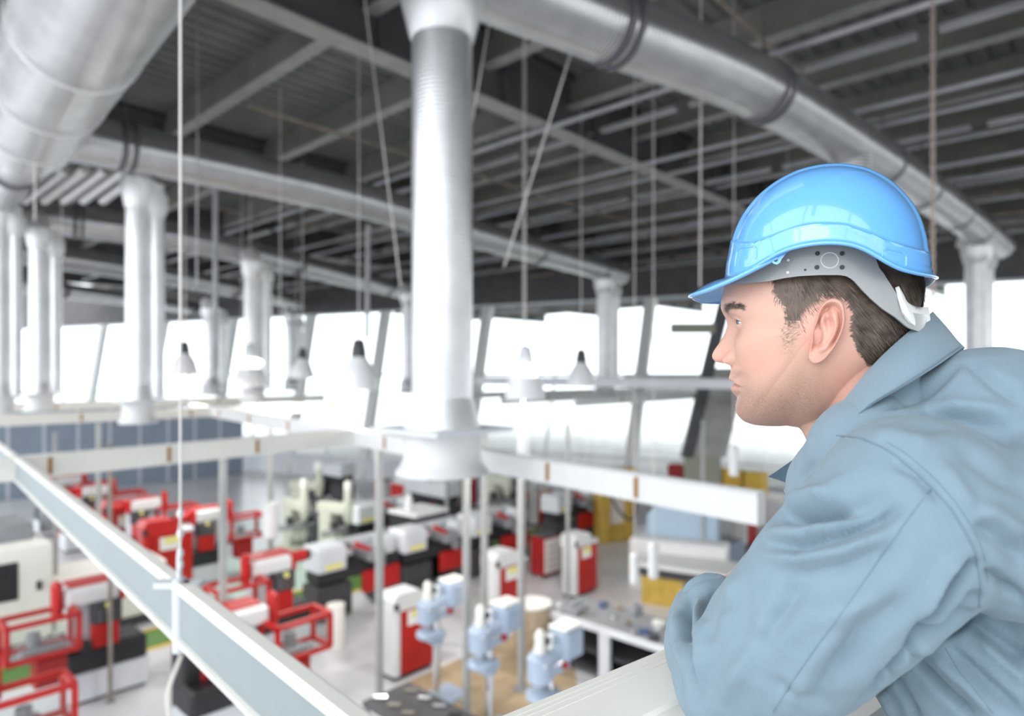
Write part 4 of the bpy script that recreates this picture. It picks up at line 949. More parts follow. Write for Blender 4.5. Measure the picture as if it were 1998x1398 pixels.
ml = bo.data; sa = ml.attributes.new('stubble', 'FLOAT', 'POINT'); sa.data.foreach_set('value', STB.astype(np.float32)); ca = ml.color_attributes.new('skin', 'FLOAT_COLOR', 'POINT'); ca.data.foreach_set('color', np.concatenate([np.clip(col,0,1), np.ones((len(P_),1))], 1).ravel())
sk = mat('skin', (.7,.45,.35), .42, 0, bump=.12, bscale=900); nt = sk.node_tree; b = nt.nodes['Principled BSDF']
at = nt.nodes.new('ShaderNodeVertexColor'); at.layer_name = 'skin'
a2 = nt.nodes.new('ShaderNodeAttribute'); a2.attribute_name = 'stubble'; tc_ = nt.nodes.new('ShaderNodeTexCoord'); n_t = nt.nodes.new('ShaderNodeTexNoise'); n_t.inputs['Scale'].default_value = 1500; n_t.inputs['Detail'].default_value = 2
nt.links.new(tc_.outputs['Object'], n_t.inputs['Vector']); mr = nt.nodes.new('ShaderNodeMapRange'); mr.inputs['From Min'].default_value = .38; mr.inputs['From Max'].default_value = .62; mr.inputs['To Min'].default_value = .15; mr.inputs['To Max'].default_value = .85
nt.links.new(n_t.outputs['Fac'], mr.inputs['Value']); mu = nt.nodes.new('ShaderNodeMath'); mu.operation = 'MULTIPLY'; nt.links.new(mr.outputs[0], mu.inputs[0]); nt.links.new(a2.outputs['Fac'], mu.inputs[1])
mxc = nt.nodes.new('ShaderNodeMixRGB'); mxc.inputs['Color2'].default_value = (.22,.145,.105,1); nt.links.new(mu.outputs[0], mxc.inputs['Fac']); nt.links.new(at.outputs[0], mxc.inputs['Color1']); nt.links.new(mxc.outputs[0], b.inputs['Base Color'])
b.inputs['Subsurface Weight'].default_value = .22; b.inputs['Subsurface Scale'].default_value = .006; b.inputs['Subsurface Radius'].default_value = (1,.35,.2)
M['skin'] = sk; ml.materials.clear(); ml.materials.append(sk)
for p in ml.polygons: p.use_smooth = True
bo.name = 'body'; bo.data.name = 'body'
man = empty('person', Lw(HIP[0], GF, 0), 0, 'man in a blue hard hat and blue-grey coverall leaning on the white ledge, looking left', 'person')
def adopt(o, par):                                          # parent while keeping the world position
    o.parent = par; o.location = o.location-(par.matrix_world_loc if False else Vector(par.location)); return o
bo.name = 'body'; adopt(bo, man)
bvh_body = BVHTree.FromPolygons([tuple(v) for v in P_], [tuple(p.vertices) for p in ml.polygons])
# eyes
for s in (1,-1):
    ec = Lw(fe, ze, s*EY); m = MB(); fwd = (ef+Z*-.02+en*(.34 if s > 0 else -.2)).normalized()
    n_ = 32; vs = []; fs = []
    q = fwd.to_track_quat('Z', 'Y')
    m.lathe([(er*math.sin(t), er*math.cos(t)) for t in [k/24*PI*.98+.02 for k in range(25)]], n=n_); m.v = [tuple(q@Vector(v)+ec) for v in m.v]
    e = adopt(m.build('eye', mat('eye_white', (.62,.60,.58), .12), None, True), man)
    m = MB(); m.lathe([(er*math.sin(t)*1.004, er*math.cos(t)*1.004) for t in (.50,.40,.3,.2)], n=n_); m.v = [tuple(q@Vector(v)+ec) for v in m.v]; i_ = m.build('iris', mat('iris_grey_blue', (.10,.15,.18), .1), None, True); i_.parent = e; i_.location = (0,0,0)
    m = MB(); m.lathe([(er*math.sin(t)*1.01, er*math.cos(t)*1.01) for t in (.20,.1,.02)], n=n_); m.v = [tuple(q@Vector(v)+ec) for v in m.v]; i_ = m.build('pupil', 'black', None, True); i_.parent = e; i_.location = (0,0,0)
# lashes along the upper lids
for s in (1,-1):
    pp = []
    for k in range(21):
        tm = -1+k/10; dz_ = -.0002-.0010*tm+.0046*(1-min(abs(tm),1)**2.2); dy_ = tm*.0140; r2 = (er+.0016)**2-dy_**2-dz_**2
        pp.append(Lw(fe+math.sqrt(max(r2,0))*.97, ze+dz_, s*(EY+dy_)))
    adopt(MB().tube(pp[2:-1], [.0003]+[.0007]*16+[.0003], 6).build('eyelashes', mat('lash_brown', (.05,.03,.02), .6), None, True), man)
# hair strands
def strands(name, pts, nrms, dirs, lens, wid, m, seed=1, lift=.22, seg=4, rnd_=.085):
    random.seed(seed); mb = MB()
    for p, n_, d, l_ in zip(pts, nrms, dirs, lens):
        n_ = Vector(n_); d = Vector(d); d = (d-n_*d.dot(n_)).normalized(); d = (d+Vector((random.gauss(0,rnd_),random.gauss(0,rnd_),random.gauss(0,rnd_)))).normalized()
        s = d.cross(n_).normalized(); pp = Vector(p)-n_*.0006; k = len(mb.v); lf_ = lift*random.uniform(.6,1.5)
        for i in range(seg+1):
            t = i/seg; c = pp+d*l_*t+n_*(l_*lf_*t*(1.25-t)); w_ = wid*(1-.75*t*t)
            mb.v += [tuple(c-s*w_), tuple(c+s*w_+n_*w_*.5)]
            if i: mb.f.append((k+2*i-2, k+2*i-1, k+2*i+1, k+2*i))
    o = mb.build(name, m, None, True, fix=False); return adopt(o, man)
def surf_samples(mask_fn, count, seed):
    me = bo.data; rnd = random.Random(seed); polys = me.polygons; out = []
    c = np.empty(len(polys)*3); polys.foreach_get('center', c); c = c.reshape(-1,3); a = np.empty(len(polys)); polys.foreach_get('area', a); nn = np.empty(len(polys)*3); polys.foreach_get('normal', nn); nn = nn.reshape(-1,3)
    c += 0; f_, n__, z__ = loc_of(c); ok = mask_fn(f_, n__, z__)
    idx = np.where(ok)[0]; pr = a[idx]/a[idx].sum(); rs = np.random.RandomState(seed); ch = rs.choice(idx, count, p=pr); jit = rs.normal(0, .0012, (count,3))
    nnn = nn[ch]; jit -= nnn*(jit*nnn).sum(1)[:,None]
    return c[ch]+jit, nnn
hairm = mat('brown_hair', (.16,.12,.092), .45, 0, 0, 70, col2=(.055,.038,.028)); 
def in_hair(f, n, z):
    x_, y_ = sidepx(f, z, .062); return inpoly(x_, y_, hair_poly) & (np.abs(n) < .0765) & (z > 4.86) & (y_ > 515)
pts, nr = surf_samples(in_hair, 24000, 4); f_, n__, z__ = loc_of(pts); x_, y_ = sidepx(f_, z__, .062)
dirs = [ (ef*(.05-.80*min(max((X-1525)/75,0),1))+Z*-.9) for X in x_]
side_b = (x_ < 1562)
lens = np.where(side_b, np.where(y_ > 630, .004, .009), np.clip(.017-.0*(x_-1600), np.where((x_ < 1602)&(y_ > 566), .006, .010), .019)*np.where((x_ < 1602)&(y_ > 566), .45, 1))*np.random.RandomState(2).uniform(.7,1.15,len(x_))
keep = ~(side_b & (y_ > 640) & (np.random.RandomState(5).rand(len(x_)) > .35))
strands('hair', pts[keep], nr[keep], [d for d, k in zip(dirs, keep) if k], lens[keep], .00024, hairm, 3, .07)
def in_brow(f, n, z):
    x_, y_ = sidepx(f, z, .045); d, t = polyd(x_, y_, [(1412,602),(1424,598),(1444,603),(1460,612)]); return (d < 5.0-2.5*t) & (np.abs(n) > .009) & (np.abs(n) < .056) & (f > .05)
pts, nr = surf_samples(in_brow, 2400, 9); f_, n__, z__ = loc_of(pts)
strands('eyebrows', pts, nr, [(ef*-.8+en*(.5 if q > 0 else -.5)+Z*.25) for q in n__], np.full(len(pts), .0075), .00022, hairm, 5, .06, 3)
# tuft of hair sticking out at the back under the rim
nb_ = 900; rs = np.random.RandomState(8); tp = []; tn = []; tdr = []
for k in range(nb_):
    f, z = px2(rs.uniform(1738,1800), rs.uniform(535,560), 0); n_ = rs.uniform(-.05,.045); tp.append(Lw(f,z,n_)); tn.append(-ef+en*.3); tdr.append(-ef*.25-Z)
strands('back_hair', tp, tn, tdr, rs.uniform(.016,.028,nb_), .00045, hairm, 6, .12)

# ---------------------------------------------------------------- coverall
JM = MB()
def U_(pts): capsule(JM, pts, 28)
U_([(fz(-.15,4.875,0),.095),(fz(-.25,4.80,0),.150),(fz(-.38,4.66,0),.150),(fz(HIP[0],HIP[1]+.02,0),.165)])
U_([(fz(-.10,4.80,0),.105),(fz(-.20,4.66,0),.135),(fz(-.34,4.52,0),.140)])
U_([(L(1930,868,.03),.100),(L(2050,960,.03),.13),(L(2200,1120,.03),.15)])
U_([(fz(-.155,4.86,.135),.078),(fz(-.18,4.895,0),.092),(fz(-.155,4.86,-.17),.085)])
U_([(L(1710,900,.075),.070),(L(1700,960,.05),.085)])
U_([(L(1790,1000,.155),.088),(L(1662,1122,.170),.082),(L(1548,1240,.155),.077),(L(1425,1335,.125),.060)])   # near upper sleeve
U_([(L(1425,1335,.125),.059),(L(1390,1268,.06),.053),(L(1380,1210,.0),.046)])                               # near forearm
U_([(L(1388,1178,.012),.036),(L(1450,1225,-.10),.048),(L(1530,1265,-.20),.052)])                             # far forearm over it
U_([(fz(-.155,4.86,-.18),.085),(fz(-.05,4.74,-.22),.072),(L(1530,1265,-.20),.052)])
U_([(L(1650,905,.03),.040),(L(1622,1000,.06),.045)])
for l in LEG: U_([(p, r*1.28) for p, r in l])
jo = JM.build('jacket_tmp', 'white'); evaluated(jo, [('REMESH', dict(mode='VOXEL', voxel_size=.0034)), ('SMOOTH', dict(factor=.7, iterations=16))])
me = jo.data; nv = len(me.vertices); JP = np.empty(nv*3); me.vertices.foreach_get('co', JP); JP = JP.reshape(-1,3)
JN = np.empty(nv*3); me.vertices.foreach_get('normal', JN); JN = JN.reshape(-1,3)
jx, jy = np_proj(JP); vd = JP-np.array([0,0,CZ]); vd /= np.linalg.norm(vd, axis=1)[:,None]; facing = np.clip(-(JN*vd).sum(1)*2.5, 0, 1)
lfj, lnj, lzj = loc_of(JP); vis = facing*(JP[:,1] > .3)*(JP[:,1] < 1.4)
FOLDS = [  # points, amplitude m, width px, inner falloff sharpness
 ([(1512,1002),(1583,1006),(1659,990)], -.0075, 13), ([(1515,1028),(1590,1030),(1680,1008)], .0045, 13),
 ([(1503,1063),(1559,1066),(1639,1047),(1719,1015),(1765,985)], -.0075, 14), ([(1480,1082),(1560,1092),(1650,1075),(1740,1040)], .0045, 18),
 ([(1530,1118),(1639,1106),(1719,1066)], -.0035, 16), ([(1520,980),(1560,972),(1640,962)], .004, 14),
 ([(1905,1100),(1875,1112),(1850,1150),(1815,1210),(1775,1262)], -.0100, 12), ([(1888,1082),(1850,1110),(1822,1158),(1788,1215)], .0055, 13), ([(1910,1150),(1890,1185),(1850,1220)], -.004, 12),
 ([(1918,1196),(1860,1225),(1791,1255),(1730,1320),(1671,1390)], -.0120, 9),
 ([(1352,1168),(1343,1200),(1340,1230),(1350,1279),(1352,1345)], -.0085, 8), ([(1366,1170),(1362,1220),(1368,1270),(1368,1340)], .0045, 10), ([(1325,1190),(1318,1240),(1322,1300)], .0035, 10),
 ([(1308,1220),(1312,1290),(1330,1380)], -.0035, 7),
 ([(1418,1121),(1380,1121),(1345,1135),(1322,1165)], -.0070, 6), ([(1425,1112),(1385,1108),(1345,1120)], .0035, 8),
 ([(1405,1150),(1378,1190),(1366,1215)], -.004, 9), ([(1430,1170),(1400,1200),(1372,1260)], -.0035, 12), ([(1450,1110),(1420,1170),(1395,1230)], .003, 14),
 ([(1500,1010),(1580,1018),(1660,1000),(1740,965)], -.006, 26), ([(1490,1045),(1560,1048),(1650,1030)], .006, 16), ([(1500,1140),(1600,1150),(1700,1110),(1780,1050)], -.004, 34), ([(1560,1220),(1660,1190),(1740,1140)], .003, 30), ([(1440,1290),(1520,1200),(1560,1130)], -.0035, 22), ([(1400,1370),(1470,1270),(1500,1200)], .003, 20), ([(1620,1330),(1700,1230),(1770,1160)], -.004, 24), ([(1540,1380),(1580,1300),(1640,1230)], .003, 22), ([(1480,1180),(1440,1240),(1400,1310),(1380,1390)], -.002, 18), ([(1560,1160),(1500,1240),(1450,1320)], -.0018, 16),
 ([(1775,1275),(1830,1335),(1902,1400)], -.0080, 8), ([(1850,1265),(1920,1330),(1998,1398)], -.006, 12), ([(1800,1262),(1880,1330),(1950,1400)], .005, 14), ([(1880,1200),(1940,1250),(2005,1300)], -.006, 14), ([(1900,1235),(1960,1290),(2010,1340)], .004, 14),
 ([(1735,1310),(1760,1350),(1790,1400)], -.005, 7), ([(1715,1345),(1735,1375),(1745,1400)], .004, 7),
 ([(1920,1110),(1955,1135),(2000,1180)], -.005, 10), ([(1898,1020),(1940,1045),(2005,1100)], -.004, 14), ([(1905,990),(1950,1010),(2005,1050)], .004, 16),
 ([(1830,900),(1870,950),(1900,1000)], .0025, 16), ([(1760,850),(1850,820),(1950,840),(2000,870)], -.0035, 18), ([(1770,810),(1860,790),(1980,800)], .0035, 16), ([(1880,700),(1930,740),(1998,790)], -.0035, 12), ([(1720,800),(1800,770),(1880,700)], -.004, 9),
 ([(1690,860),(1760,850),(1820,870)], .003, 16), ([(1740,905),(1790,925),(1840,985)], -.003, 10), ([(1860,870),(1930,920),(2000,960)], -.003, 16),
 ([(1640,1380),(1560,1360),(1500,1330)], -.002, 14), ([(1700,1180),(1640,1290),(1590,1370)], -.0028, 14), ([(1600,900),(1570,930),(1545,965)], -.002, 10), ([(1650,930),(1620,960),(1590,985)], .002, 14)]
disp = np.zeros(nv)
for pts, amp, wdt in FOLDS:
    d, t = polyd(jx, jy, pts); tap = np.clip(np.minimum(t, 1-t)*4+.15, 0, 1); disp += amp*2.0*np.exp(-(d/(wdt*1.0))**2)*tap*vis
da = np.array((L(1432,1330,.125)-L(1790,1000,.155)).normalized()); 
q = JP-np.outer(JP@da, da)*.72
disp += np.array([noise.noise(Vector(p)*26)*.0022+noise.noise(Vector(p2)*60)*.0012+noise.noise(Vector(p)*9)*.003 for p, p2 in zip(q, JP)])
JP2 = JP+JN*disp[:,None]; me.vertices.foreach_set('co', JP2.ravel()); me.update()
me.materials.clear()
cl = mat('coverall_cloth', (.21,.295,.355), .85, 0, .06, 5, .25, 900); M['cloth'] = cl; me.materials.append(cl)
cl.node_tree.nodes['Principled BSDF'].inputs['Sheen Weight'].default_value = .15
for p in me.polygons: p.use_smooth = True
jo.name = 'coverall'; adopt(jo, man)
bvh_j = BVHTree.FromPolygons([tuple(v) for v in JP2], [tuple(p.vertices) for p in me.polygons])
def onto(px, py, bvh=None, off=0):
    d = Vector(((px-CX)/F, 1, -(py-HY)/F)).normalized(); h, n_, i_, ds = (bvh or bvh_j).ray_cast(Vector((0,0,CZ)), d)
    return None if h is None else h-d*off
cl2 = mat('seam_thread', (.17,.24,.29), .9); M['seam'] = cl2
def seam(pts, r=.0007, name='seam', m='seam'):
    out = []
    for i in range(len(pts)-1):
        for k in range(14):
            t = k/14; h = onto(pts[i][0]*(1-t)+pts[i+1][0]*t, pts[i][1]*(1-t)+pts[i+1][1]*t)
            if h: out.append(h)
    for _ in range(3): out = [out[0]]+[(out[i-1]+out[i]*2+out[i+1])/4 for i in range(1, len(out)-1)]+[out[-1]]
    o = MB().tube(out, r, 6).build(name, m); adopt(o, man); return o
arm_seam = [(1632,850),(1679,856),(1718,872),(1751,892),(1787,921),(1819,952),(1852,990),(1879,1032),(1897,1065),(1907,1095),(1914,1151),(1910,1188)]
seam([(1815,956),(1770,1015),(1719,1087),(1662,1170),(1599,1255),(1550,1325),(1505,1396)])
seam(arm_seam, .0010); seam([(x+14, y_-8) for x, y_ in arm_seam[2:-1]], .0005)
seam([(1845,1266),(1870,1310),(1900,1345),(1940,1396)], .0007)
# collar
def sheet(name, A_, B_, thick=.003, m='cloth', nu=28, nv_=8, bulge=.006, n_sub=True):
    a = smooth_path(A_, 8); b_ = smooth_path(B_, 8)
    def at(pth, t): x = t*(len(pth)-1); i = min(int(x), len(pth)-2); return pth[i].lerp(pth[i+1], x-i)
    vs = []
    for i in range(nu+1):
        p, q_ = at(a, i/nu), at(b_, i/nu)
        for j in range(nv_+1):
            t = j/nv_; c = p.lerp(q_, t); vs.append(c+en*bulge*math.sin(PI*t))
    fs = [(i*(nv_+1)+j, (i+1)*(nv_+1)+j, (i+1)*(nv_+1)+j+1, i*(nv_+1)+j+1) for i in range(nu) for j in range(nv_)]
    mb = MB(); mb.add(vs, fs); o = mb.build(name, m, None, True)
    evaluated(o, [('SOLIDIFY', dict(thickness=thick, offset=0)), ('BEVEL', dict(width=.0008, segments=2)), ('SUBSURF', dict(levels=1))])
    for p in o.data.polygons: p.use_smooth = True
    return adopt(o, man)
inner = [L(1818,610,-.035), L(1798,626,.01), L(1772,650,.045), L(1715,703,.066), L(1662,765,.072), L(1620,822,.066), L(1586,866,.048)]
outer = [L(1878,684,-.04), L(1876,682,.03), L(1820,720,.088), L(1758,757,.112), L(1700,790,.118), L(1652,832,.112), L(1610,868,.09)]
sheet('collar', inner, outer, .0035, bulge=.007)
seam2 = [p.lerp(q_, .93)+en*.0055 for p, q_ in zip(smooth_path(inner,4), smooth_path(outer,4))]
adopt(MB().tube(seam2, .0006, 6).build('collar_stitch', 'seam'), man)
sheet('collar_stand', [L(1790,632,.0), L(1760,668,.045), L(1705,728,.066), L(1650,790,.064), L(1600,850,.045)], [L(1850,730,.02), L(1800,790,.08), L(1740,830,.09), L(1690,860,.09), L(1620,885,.06)], .003)
sheet('front_placket', [L(1612,862,.07), L(1585,880,.05), L(1562,910,.04), L(1540,952,.045)], [L(1660,880,.09), L(1640,930,.09), L(1610,960,.095), L(1580,980,.1)], .003, bulge=.004)
M['cloth_shaded'] = mat('shaded_lapel_cloth', (.065,.10,.14), .9)  # darker copy of the coverall cloth: shadow inside the collar put into its colour
sheet('far_lapel', [L(1592,862,.03), L(1566,884,.0), L(1540,903,-.03), L(1500,930,-.05)], [L(1620,900,.04), L(1598,940,.02), L(1568,950,-.01), L(1542,946,-.03)], .003, 'cloth_shaded', bulge=-.004)
sheet('far_placket', [L(1560,938,.0), L(1540,946,.0), L(1530,958,.0)], [L(1575,965,.02), L(1560,975,.02), L(1545,985,.02)], .003, bulge=0)
# cuff over the far hand
# ---------------------------------------------------------------- hard hat
hat = empty('hard_hat', L(1620,540,0), 0, 'glossy light blue hard hat with a grey plastic headband worn by the man', 'helmet')
def adh(o, par=hat): o.parent = par; o.location = o.location-Vector(par.location); return o
hm_ = mat('blue_helmet_plastic', (.15,.44,.90), .20, 0, coat=1.0); M['helmet'] = hm_
hb = hm_.node_tree.nodes['Principled BSDF']; hb.inputs['Subsurface Weight'].default_value = .1; hb.inputs['Subsurface Scale'].default_value = .01
# side outline: polar about the helmet centre at pixel (1618, 540)
HCf, HCz = px2(1618, 545)
dome = [(1413,556),(1415,540),(1421,500),(1430,462),(1447,425),(1475,390),(1512,360),(1555,338),(1600,327),(1645,325),(1690,333),(1730,352),(1765,382),(1790,415),(1806,455),(1813,490),(1818,530),(1819,556),(1818,580),(1412,580)]
def polh(pts):
    out = []
    for x, y_ in pts:
        f, z = px2(x, y_); out.append((math.atan2(z-HCz, f-HCf), math.hypot(f-HCf, z-HCz)))
    out.sort(); return np.array([o[0] for o in out]), np.array([o[1] for o in out])
hd_a, hd_r = polh(dome)
WHH = .112
# near rim line given in pixels, converted on the near side surface
rim_px = [(1352,578),(1372,566),(1395,557),(1412,551),(1440,543),(1470,530),(1500,512),(1526,496),(1556,486),(1590,480),(1620,478),(1650,480),(1676,487),(1700,500),(1722,514),(1748,527),(1780,535),(1810,540),(1826,550)]
band_px = [(1424,470),(1450,476),(1478,474),(1508,463),(1540,450),(1570,441),(1610,438),(1650,441),(1690,455),(1730,472),(1770,483),(1812,496)]
def shell(az, el, off=0):                                   # azimuth 0 = front, el = height above centre plane: returns f, n, z
    pass
NA, NE = 240, 90
def helmet_pt(phi, beta, off=0.0):                          # phi: in-plane polar angle, beta: -1..1 lateral
    r = np.interp(phi, hd_a, hd_r)+off; W_ = WHH+off; t = beta
    g = (1-abs(t)**2.35)**(1/2.15); return HCf+r*g*math.cos(phi), W_*t, HCz+r*g*math.sin(phi)
# param by azimuth/elevation: find surface by dense implicit scaling
def surf(az, el, off=0.0):
    cf, cn, cz = math.cos(az)*math.cos(el), math.sin(az)*math.cos(el), math.sin(el)
    phi = math.atan2(cz, cf); r = float(np.interp(phi, hd_a, hd_r))+off-.0048; W_ = WHH+off; ip = math.hypot(cf, cz)
    a_ = 2.25; s = (( (ip/r)**a_+(abs(cn)/W_)**a_ ))**(-1/a_)
    return HCf+cf*s, cn*s, HCz+cz*s
def hpx(f, n, z):
    p = Lw(f, z, n); return CX+F*p.x/p.y, HY-F*(p.z-CZ)/p.y
def rim_el(az, pxline):                                     # elevation of a pixel line on the near surface at azimuth az (mirrored)
    a_ = abs((az+PI) % (2*PI)-PI); lo, hi = -.75, 1.1
    for _ in range(26):
        mid = (lo+hi)/2; x, y_ = hpx(*surf(a_, mid)); ly = np.interp(x, [p[0] for p in pxline], [p[1] for p in pxline])
        if y_ > ly: lo = mid
        else: hi = mid
    return (lo+hi)/2
azs = [2*PI*k/NA-PI for k in range(NA)]
rel = np.array([rim_el(a_, rim_px) for a_ in azs]); bel = np.array([rim_el(a_, band_px) for a_ in azs])
ker = np.ones(5)/5
for arr in (rel, bel):
    arr[:] = np.convolve(np.concatenate([arr[-4:], arr, arr[:4]]), ker, 'same')[4:-4]
vs = []; vin = []
for i, a_ in enumerate(azs):
    for j in range(NE+1):
        t = j/NE; el = rel[i]+(PI/2-rel[i])*t; f, n, z = surf(a_, el)
        below = 1/(1+math.exp((el-bel[i])/.007)); off = .0034*below
        ridge = math.exp(-(abs(n)/.043)**16)*(1-below)*(el > bel[i]); off += .0026*ridge
        off += .0010*math.exp(-((el-bel[i]+.010)/.010)**2)
        off += .0045*math.exp(-((el-rel[i])/.022)**2)        # flare at the rim
        nn = Vector((f-HCf, n, z-HCz)).normalized(); k = nn*off
        vs.append(Lw(f+k.x, z+k.z, n+k.y)); vin.append(Lw(f+k.x-nn.x*.0028, z+k.z-nn.z*.0028, n+k.y-nn.y*.0028))
fs = []; off_ = len(vs)
for i in range(NA):
    i2 = (i+1) % NA
    for j in range(NE):
        fs.append((i*(NE+1)+j, i2*(NE+1)+j, i2*(NE+1)+j+1, i*(NE+1)+j+1)); fs.append((off_+i*(NE+1)+j, off_+i*(NE+1)+j+1, off_+i2*(NE+1)+j+1, off_+i2*(NE+1)+j))
    fs.append((i*(NE+1), off_+i*(NE+1), off_+i2*(NE+1), i2*(NE+1)))
mb = MB(); mb.add(vs+vin, fs); so = mb.build('shell', 'helmet', None, True); so.data.polygons.foreach_set('use_smooth', [True]*len(so.data.polygons)); adh(so)
# peak: projects forward from the rim
mb = MB(); nP = 60; mP = 14; top = []; bot = []; PF0, _q, PZ0 = surf(0, float(np.interp(0, azs, rel))+.035)
tipf, tipz = px2(1350, 576)
for k in range(nP+1):
    u_ = -1+2*k/nP; a_ = u_*1.12; el = float(np.interp(a_, azs, rel)); f, n, z = surf(a_, el+.035*max(0,1-abs(u_)**2)+.004); 
    reach = max(0, 1-abs(u_)**2.6)
    rc_ = max(0, 1-abs(u_)**2.3)
    for j in range(mP+1):
        t = j/mP; F_ = f+(tipf-PF0)*rc_*t; N_ = n*(1+.02*t); Z_ = z+(tipz-PZ0)*rc_*(t**1.1)+.0030*math.sin(PI*t)*rc_
        top.append(Lw(F_, Z_, N_)); bot.append(Lw(F_-.0006, Z_-.0030, N_))
q_ = len(top); fs = []
for i in range(nP):
    for j in range(mP):
        a0 = i*(mP+1)+j; fs.append((a0, a0+mP+1, a0+mP+2, a0+1)); fs.append((q_+a0, q_+a0+1, q_+a0+mP+2, q_+a0+mP+1))
    fs.append((i*(mP+1)+mP, (i+1)*(mP+1)+mP, q_+(i+1)*(mP+1)+mP, q_+i*(mP+1)+mP))
mb.add(top+bot, fs); adh(mb.build('peak', 'helmet', None, True))
lip = [top[i*(mP+1)+mP] for i in range(nP+1)]; adh(MB().tube([p-Z*.0015 for p in lip], .0026, 10).build('peak_lip', 'helmet', None, True))
rimp = [vs[i*(NE+1)]*.5+vin[i*(NE+1)]*.5 for i in range(NA)]; adh(MB().tube(rimp+[rimp[0]], .0021, 10, False).build('rim_bead', 'helmet', None, True))
# side slots and lug
bvs = BVHTree.FromPolygons([tuple(v) for v in vs], [f for f in fs if 0] or [(i*(NE+1)+j, ((i+1)%NA)*(NE+1)+j, ((i+1)%NA)*(NE+1)+j+1, i*(NE+1)+j+1) for i in range(NA) for j in range(NE)])
def htube(pts, r, name, m='helmet', bvh=bvs, off=.0, sub=10, par=hat):
    out = []
    for i in range(len(pts)-1):
        for k in range(sub+(1 if i == len(pts)-2 else 0)):
            t = k/sub; h = onto(pts[i][0]*(1-t)+pts[i+1][0]*t, pts[i][1]*(1-t)+pts[i+1][1]*t, bvh, off)
            if h: out.append(h)
    return adh(MB().tube(out, r, 8).build(name, m, None, True), par) if len(out) > 2 else None
htube([(1434,520),(1438,490),(1446,483),(1472,481),(1476,486),(1475,505)], .0011, 'side_slot_frame')
htube([(1722,512),(1722,490),(1730,485),(1760,492),(1768,500),(1768,520)], .0011, 'side_slot_frame')
lug = MB(); c = L(1514,508,.104); 
LP = [L(x_, y__, .104) for x_, y__ in ((1500,498),(1503,508),(1509,515),(1516,517),(1522,513),(1526,505),(1540,488),(1520,490))]; lug.add([p+en*.0015 for p in LP]+[p-en*.0015 for p in LP], [tuple(range(8)), tuple(range(15,7,-1))]+[(i, 8+i, 8+(i+1)%8, (i+1)%8) for i in range(8)]); adh(lug.build('lug', 'helmet', None, True)); adh(MB().tube([c+en*.0019, c+en*.0005], .0020, 16).build('lug_hole', 'black', None, True))
# headband: plastic strip round the head under the shell
pl = mat('grey_plastic_harness', (.29,.30,.30), .35, coat=.3); M['plast'] = pl
FXB = px2(1419,555)[0]-.003
def hb_pt(a_, z, r0=.0):                                    # ellipse round the head
    fx = FXB if math.cos(a_) > 0 else .108; e = 2.3
    s = ((abs(math.cos(a_))/fx)**e+(abs(math.sin(a_))/(.0865+r0))**e)**(-1/e); return (.003+math.cos(a_)*s, z, math.sin(a_)*s)
bot_px = [(1395,560),(1430,556),(1462,553),(1500,549),(1530,543),(1560,539),(1600,537),(1640,537),(1655,540),(1668,550),(1682,566),(1700,584),(1722,603),(1748,620),(1772,640),(1800,650)]
top_px = [(1395,520),(1430,520),(1500,505),(1560,470),(1700,470),(1712,520),(1722,530),(1733,548),(1745,566),(1754,582),(1764,598),(1778,610),(1800,614)]
def zline(a_, line):
    a_ = abs((a_+PI) % (2*PI)-PI); lo, hi = ZC-.06, ZC+.16
    for _ in range(24):
        mid = (lo+hi)/2; f, z, n = hb_pt(a_, mid); x, y_ = hpx(f, n, z); ly = np.interp(x, [p[0] for p in line], [p[1] for p in line])
        if y_ > ly: lo = mid
        else: hi = mid
    return (lo+hi)/2
mb = MB(); NBD = 150; vs2 = []; vi2 = []
for k in range(NBD):
    a_ = 2*PI*k/NBD-PI; zb_, zt_ = zline(a_, bot_px), zline(a_, top_px)
    if abs(a_) > 2.75: w_ = (abs(a_)-2.75)/(PI-2.75); 
    for j in range(7):
        z = zb_+(max(zt_, zb_+.012)-zb_)*j/6; f, z, n = hb_pt(a_, z); vs2.append(Lw(f, z, n)); sc_ = .983; vi2.append(Lw(f*sc_, z, n*sc_))
q_ = len(vs2); fs = []
for i in range(NBD):
    i2 = (i+1) % NBD
    for j in range(6): fs.append((i*7+j, i2*7+j, i2*7+j+1, i*7+j+1)); fs.append((q_+i*7+j, q_+i*7+j+1, q_+i2*7+j+1, q_+i2*7+j))
    fs.append((i*7, q_+i*7, q_+i2*7, i2*7)); fs.append((i*7+6, i2*7+6, q_+i2*7+6, q_+i*7+6))
mb.add(vs2+vi2, fs); bando = adh(mb.build('headband', 'plast', None, True))
bvb = BVHTree.FromPolygons([tuple(v) for v in vs2], [(i*7+j, ((i+1)%NBD)*7+j, ((i+1)%NBD)*7+j+1, i*7+j+1) for i in range(NBD) for j in range(6)])
def badd(o): o.parent = bando; return o
for x, y_, r in ((1595,495,.0024),(1643,495,.0024),(1594,522,.0024),(1643,522,.0024),(1571,527,.0012)):
    h = onto(x, y_, bvb)
    if h: badd(MB().tube([h+en*.0006, h-en*.004], r, 16).build('hole', 'black', None, True))
for x, y_ in ((1538,508),(1537,532)):
    h = onto(x, y_, bvb)
    if h: badd(MB().tube([h+en*.0007, h-en*.002], .0015, 12).build('slot', 'white', None, True))
ring = [onto(1619+17*math.cos(t), 508+15*math.sin(t), bvb) for t in [2*PI*k/40 for k in range(41)]]
ring = [r for r in ring if r]
if len(ring) > 5: badd(MB().tube(ring, .0006, 6, False).build('disc_ring', 'white', None, True))
# rear adjuster
wh = mat('white_adjuster_plastic', (.85,.85,.83), .4); M['adj'] = wh
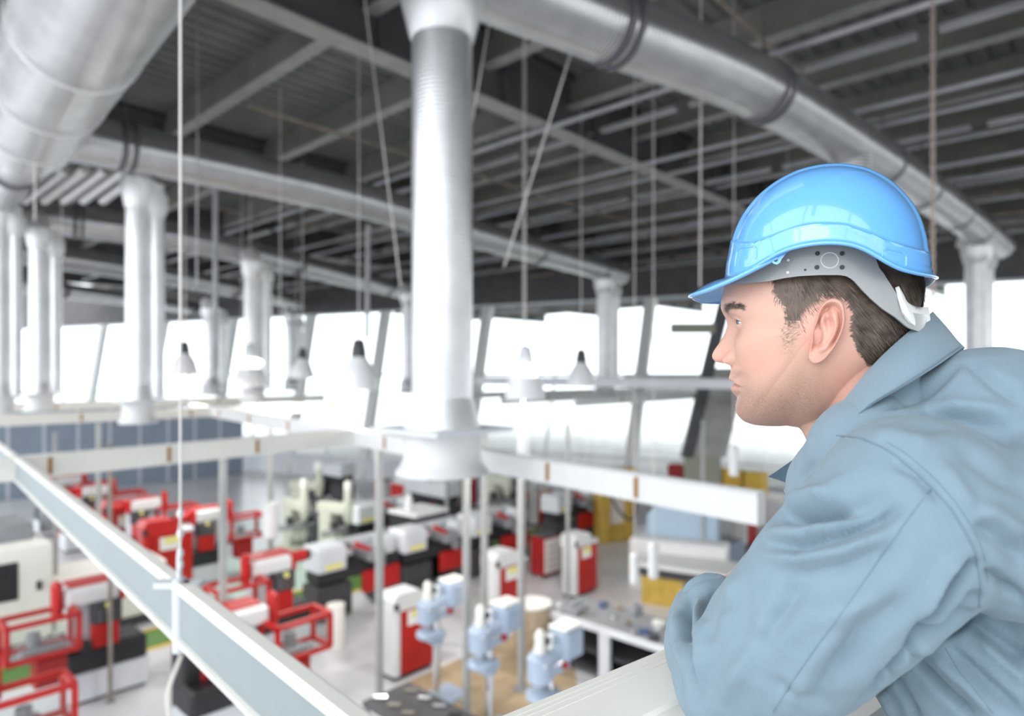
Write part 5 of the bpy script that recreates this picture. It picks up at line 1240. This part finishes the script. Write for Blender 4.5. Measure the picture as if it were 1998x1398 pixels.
# upright plastic ratchet piece between the strap and the hair
def zz(px, py, n): return L(px, py, n)
mb = MB(); A_ = [L(1750,560,.066), L(1758,574,.062), L(1768,592,.055), L(1786,600,.035), L(1808,600,.0)]; B_ = [L(1762,612,.066), L(1770,624,.062), L(1778,634,.055), L(1792,640,.035), L(1812,636,.0)]
o = sheet('ratchet', A_, B_, .004, 'adj', bulge=.003); o.parent = hat; o.location = Vector((0,0,0))-Vector(hat.location)
# ---------------------------------------------------------------- gallery ledge the man leans on
LT = CZ-.37
e1 = A(1300,1262,LT); e0 = A(970,1397,LT); t = (e1-e0).normalized(); s_ = Vector((t.y,-t.x,0))          # s_: toward the camera side
r = empty('gallery_ledge', e0-t*1.2, 0, 'broad cream ledge at the bottom right that the man leans on', 'ledge'); Lr = 4.2
MB().sweep([(0,-.03),(0,-.004),(.004,0),(.098,0),(.102,-.004),(.102,-.03)], Vector(), t*Lr, s_).build('top_plate', 'cream', r)
for q in (.012,.020,.030): MB().sweep([(q,-.0),(q+.002,-.0),(q+.002,.0008),(q,.0008)], Vector(), t*Lr, s_).build('bead', 'cream', r)
MB().sweep([(.03,-1.02),(.07,-1.02),(.07,-.03),(.03,-.03)], Vector(), t*Lr, s_).build('panel', 'web', r)
MB().sweep([(.02,-.16),(.115,-.16),(.115,-.13),(.02,-.13)], Vector(), t*Lr, s_).build('lower_rail', 'cream', r)
g = MB(); a_ = e0-t*4; b_ = e0+t*7; 
vs = [a_+s_*.0, b_+s_*.0, b_+s_*3.2, a_+s_*3.2]; vs = [Vector((v.x, v.y, GF)) for v in vs]; vs += [v-Z*.2 for v in vs]
g.add(vs, [(0,1,2,3),(4,7,6,5),(0,4,5,1),(1,5,6,2),(2,6,7,3),(3,7,4,0)]); tag(g.build('trim_90', 'floor'), kind='structure')
for k in (0, 4, 8):
    p = a_+t*k+s_*1.6; o = MB().b(-.1,.1,-.1,.1,0,GF-.2).build('trim_%d' % (91+k), 'lgrey'); o.location = (p.x,p.y,0); tag(o, kind='structure')
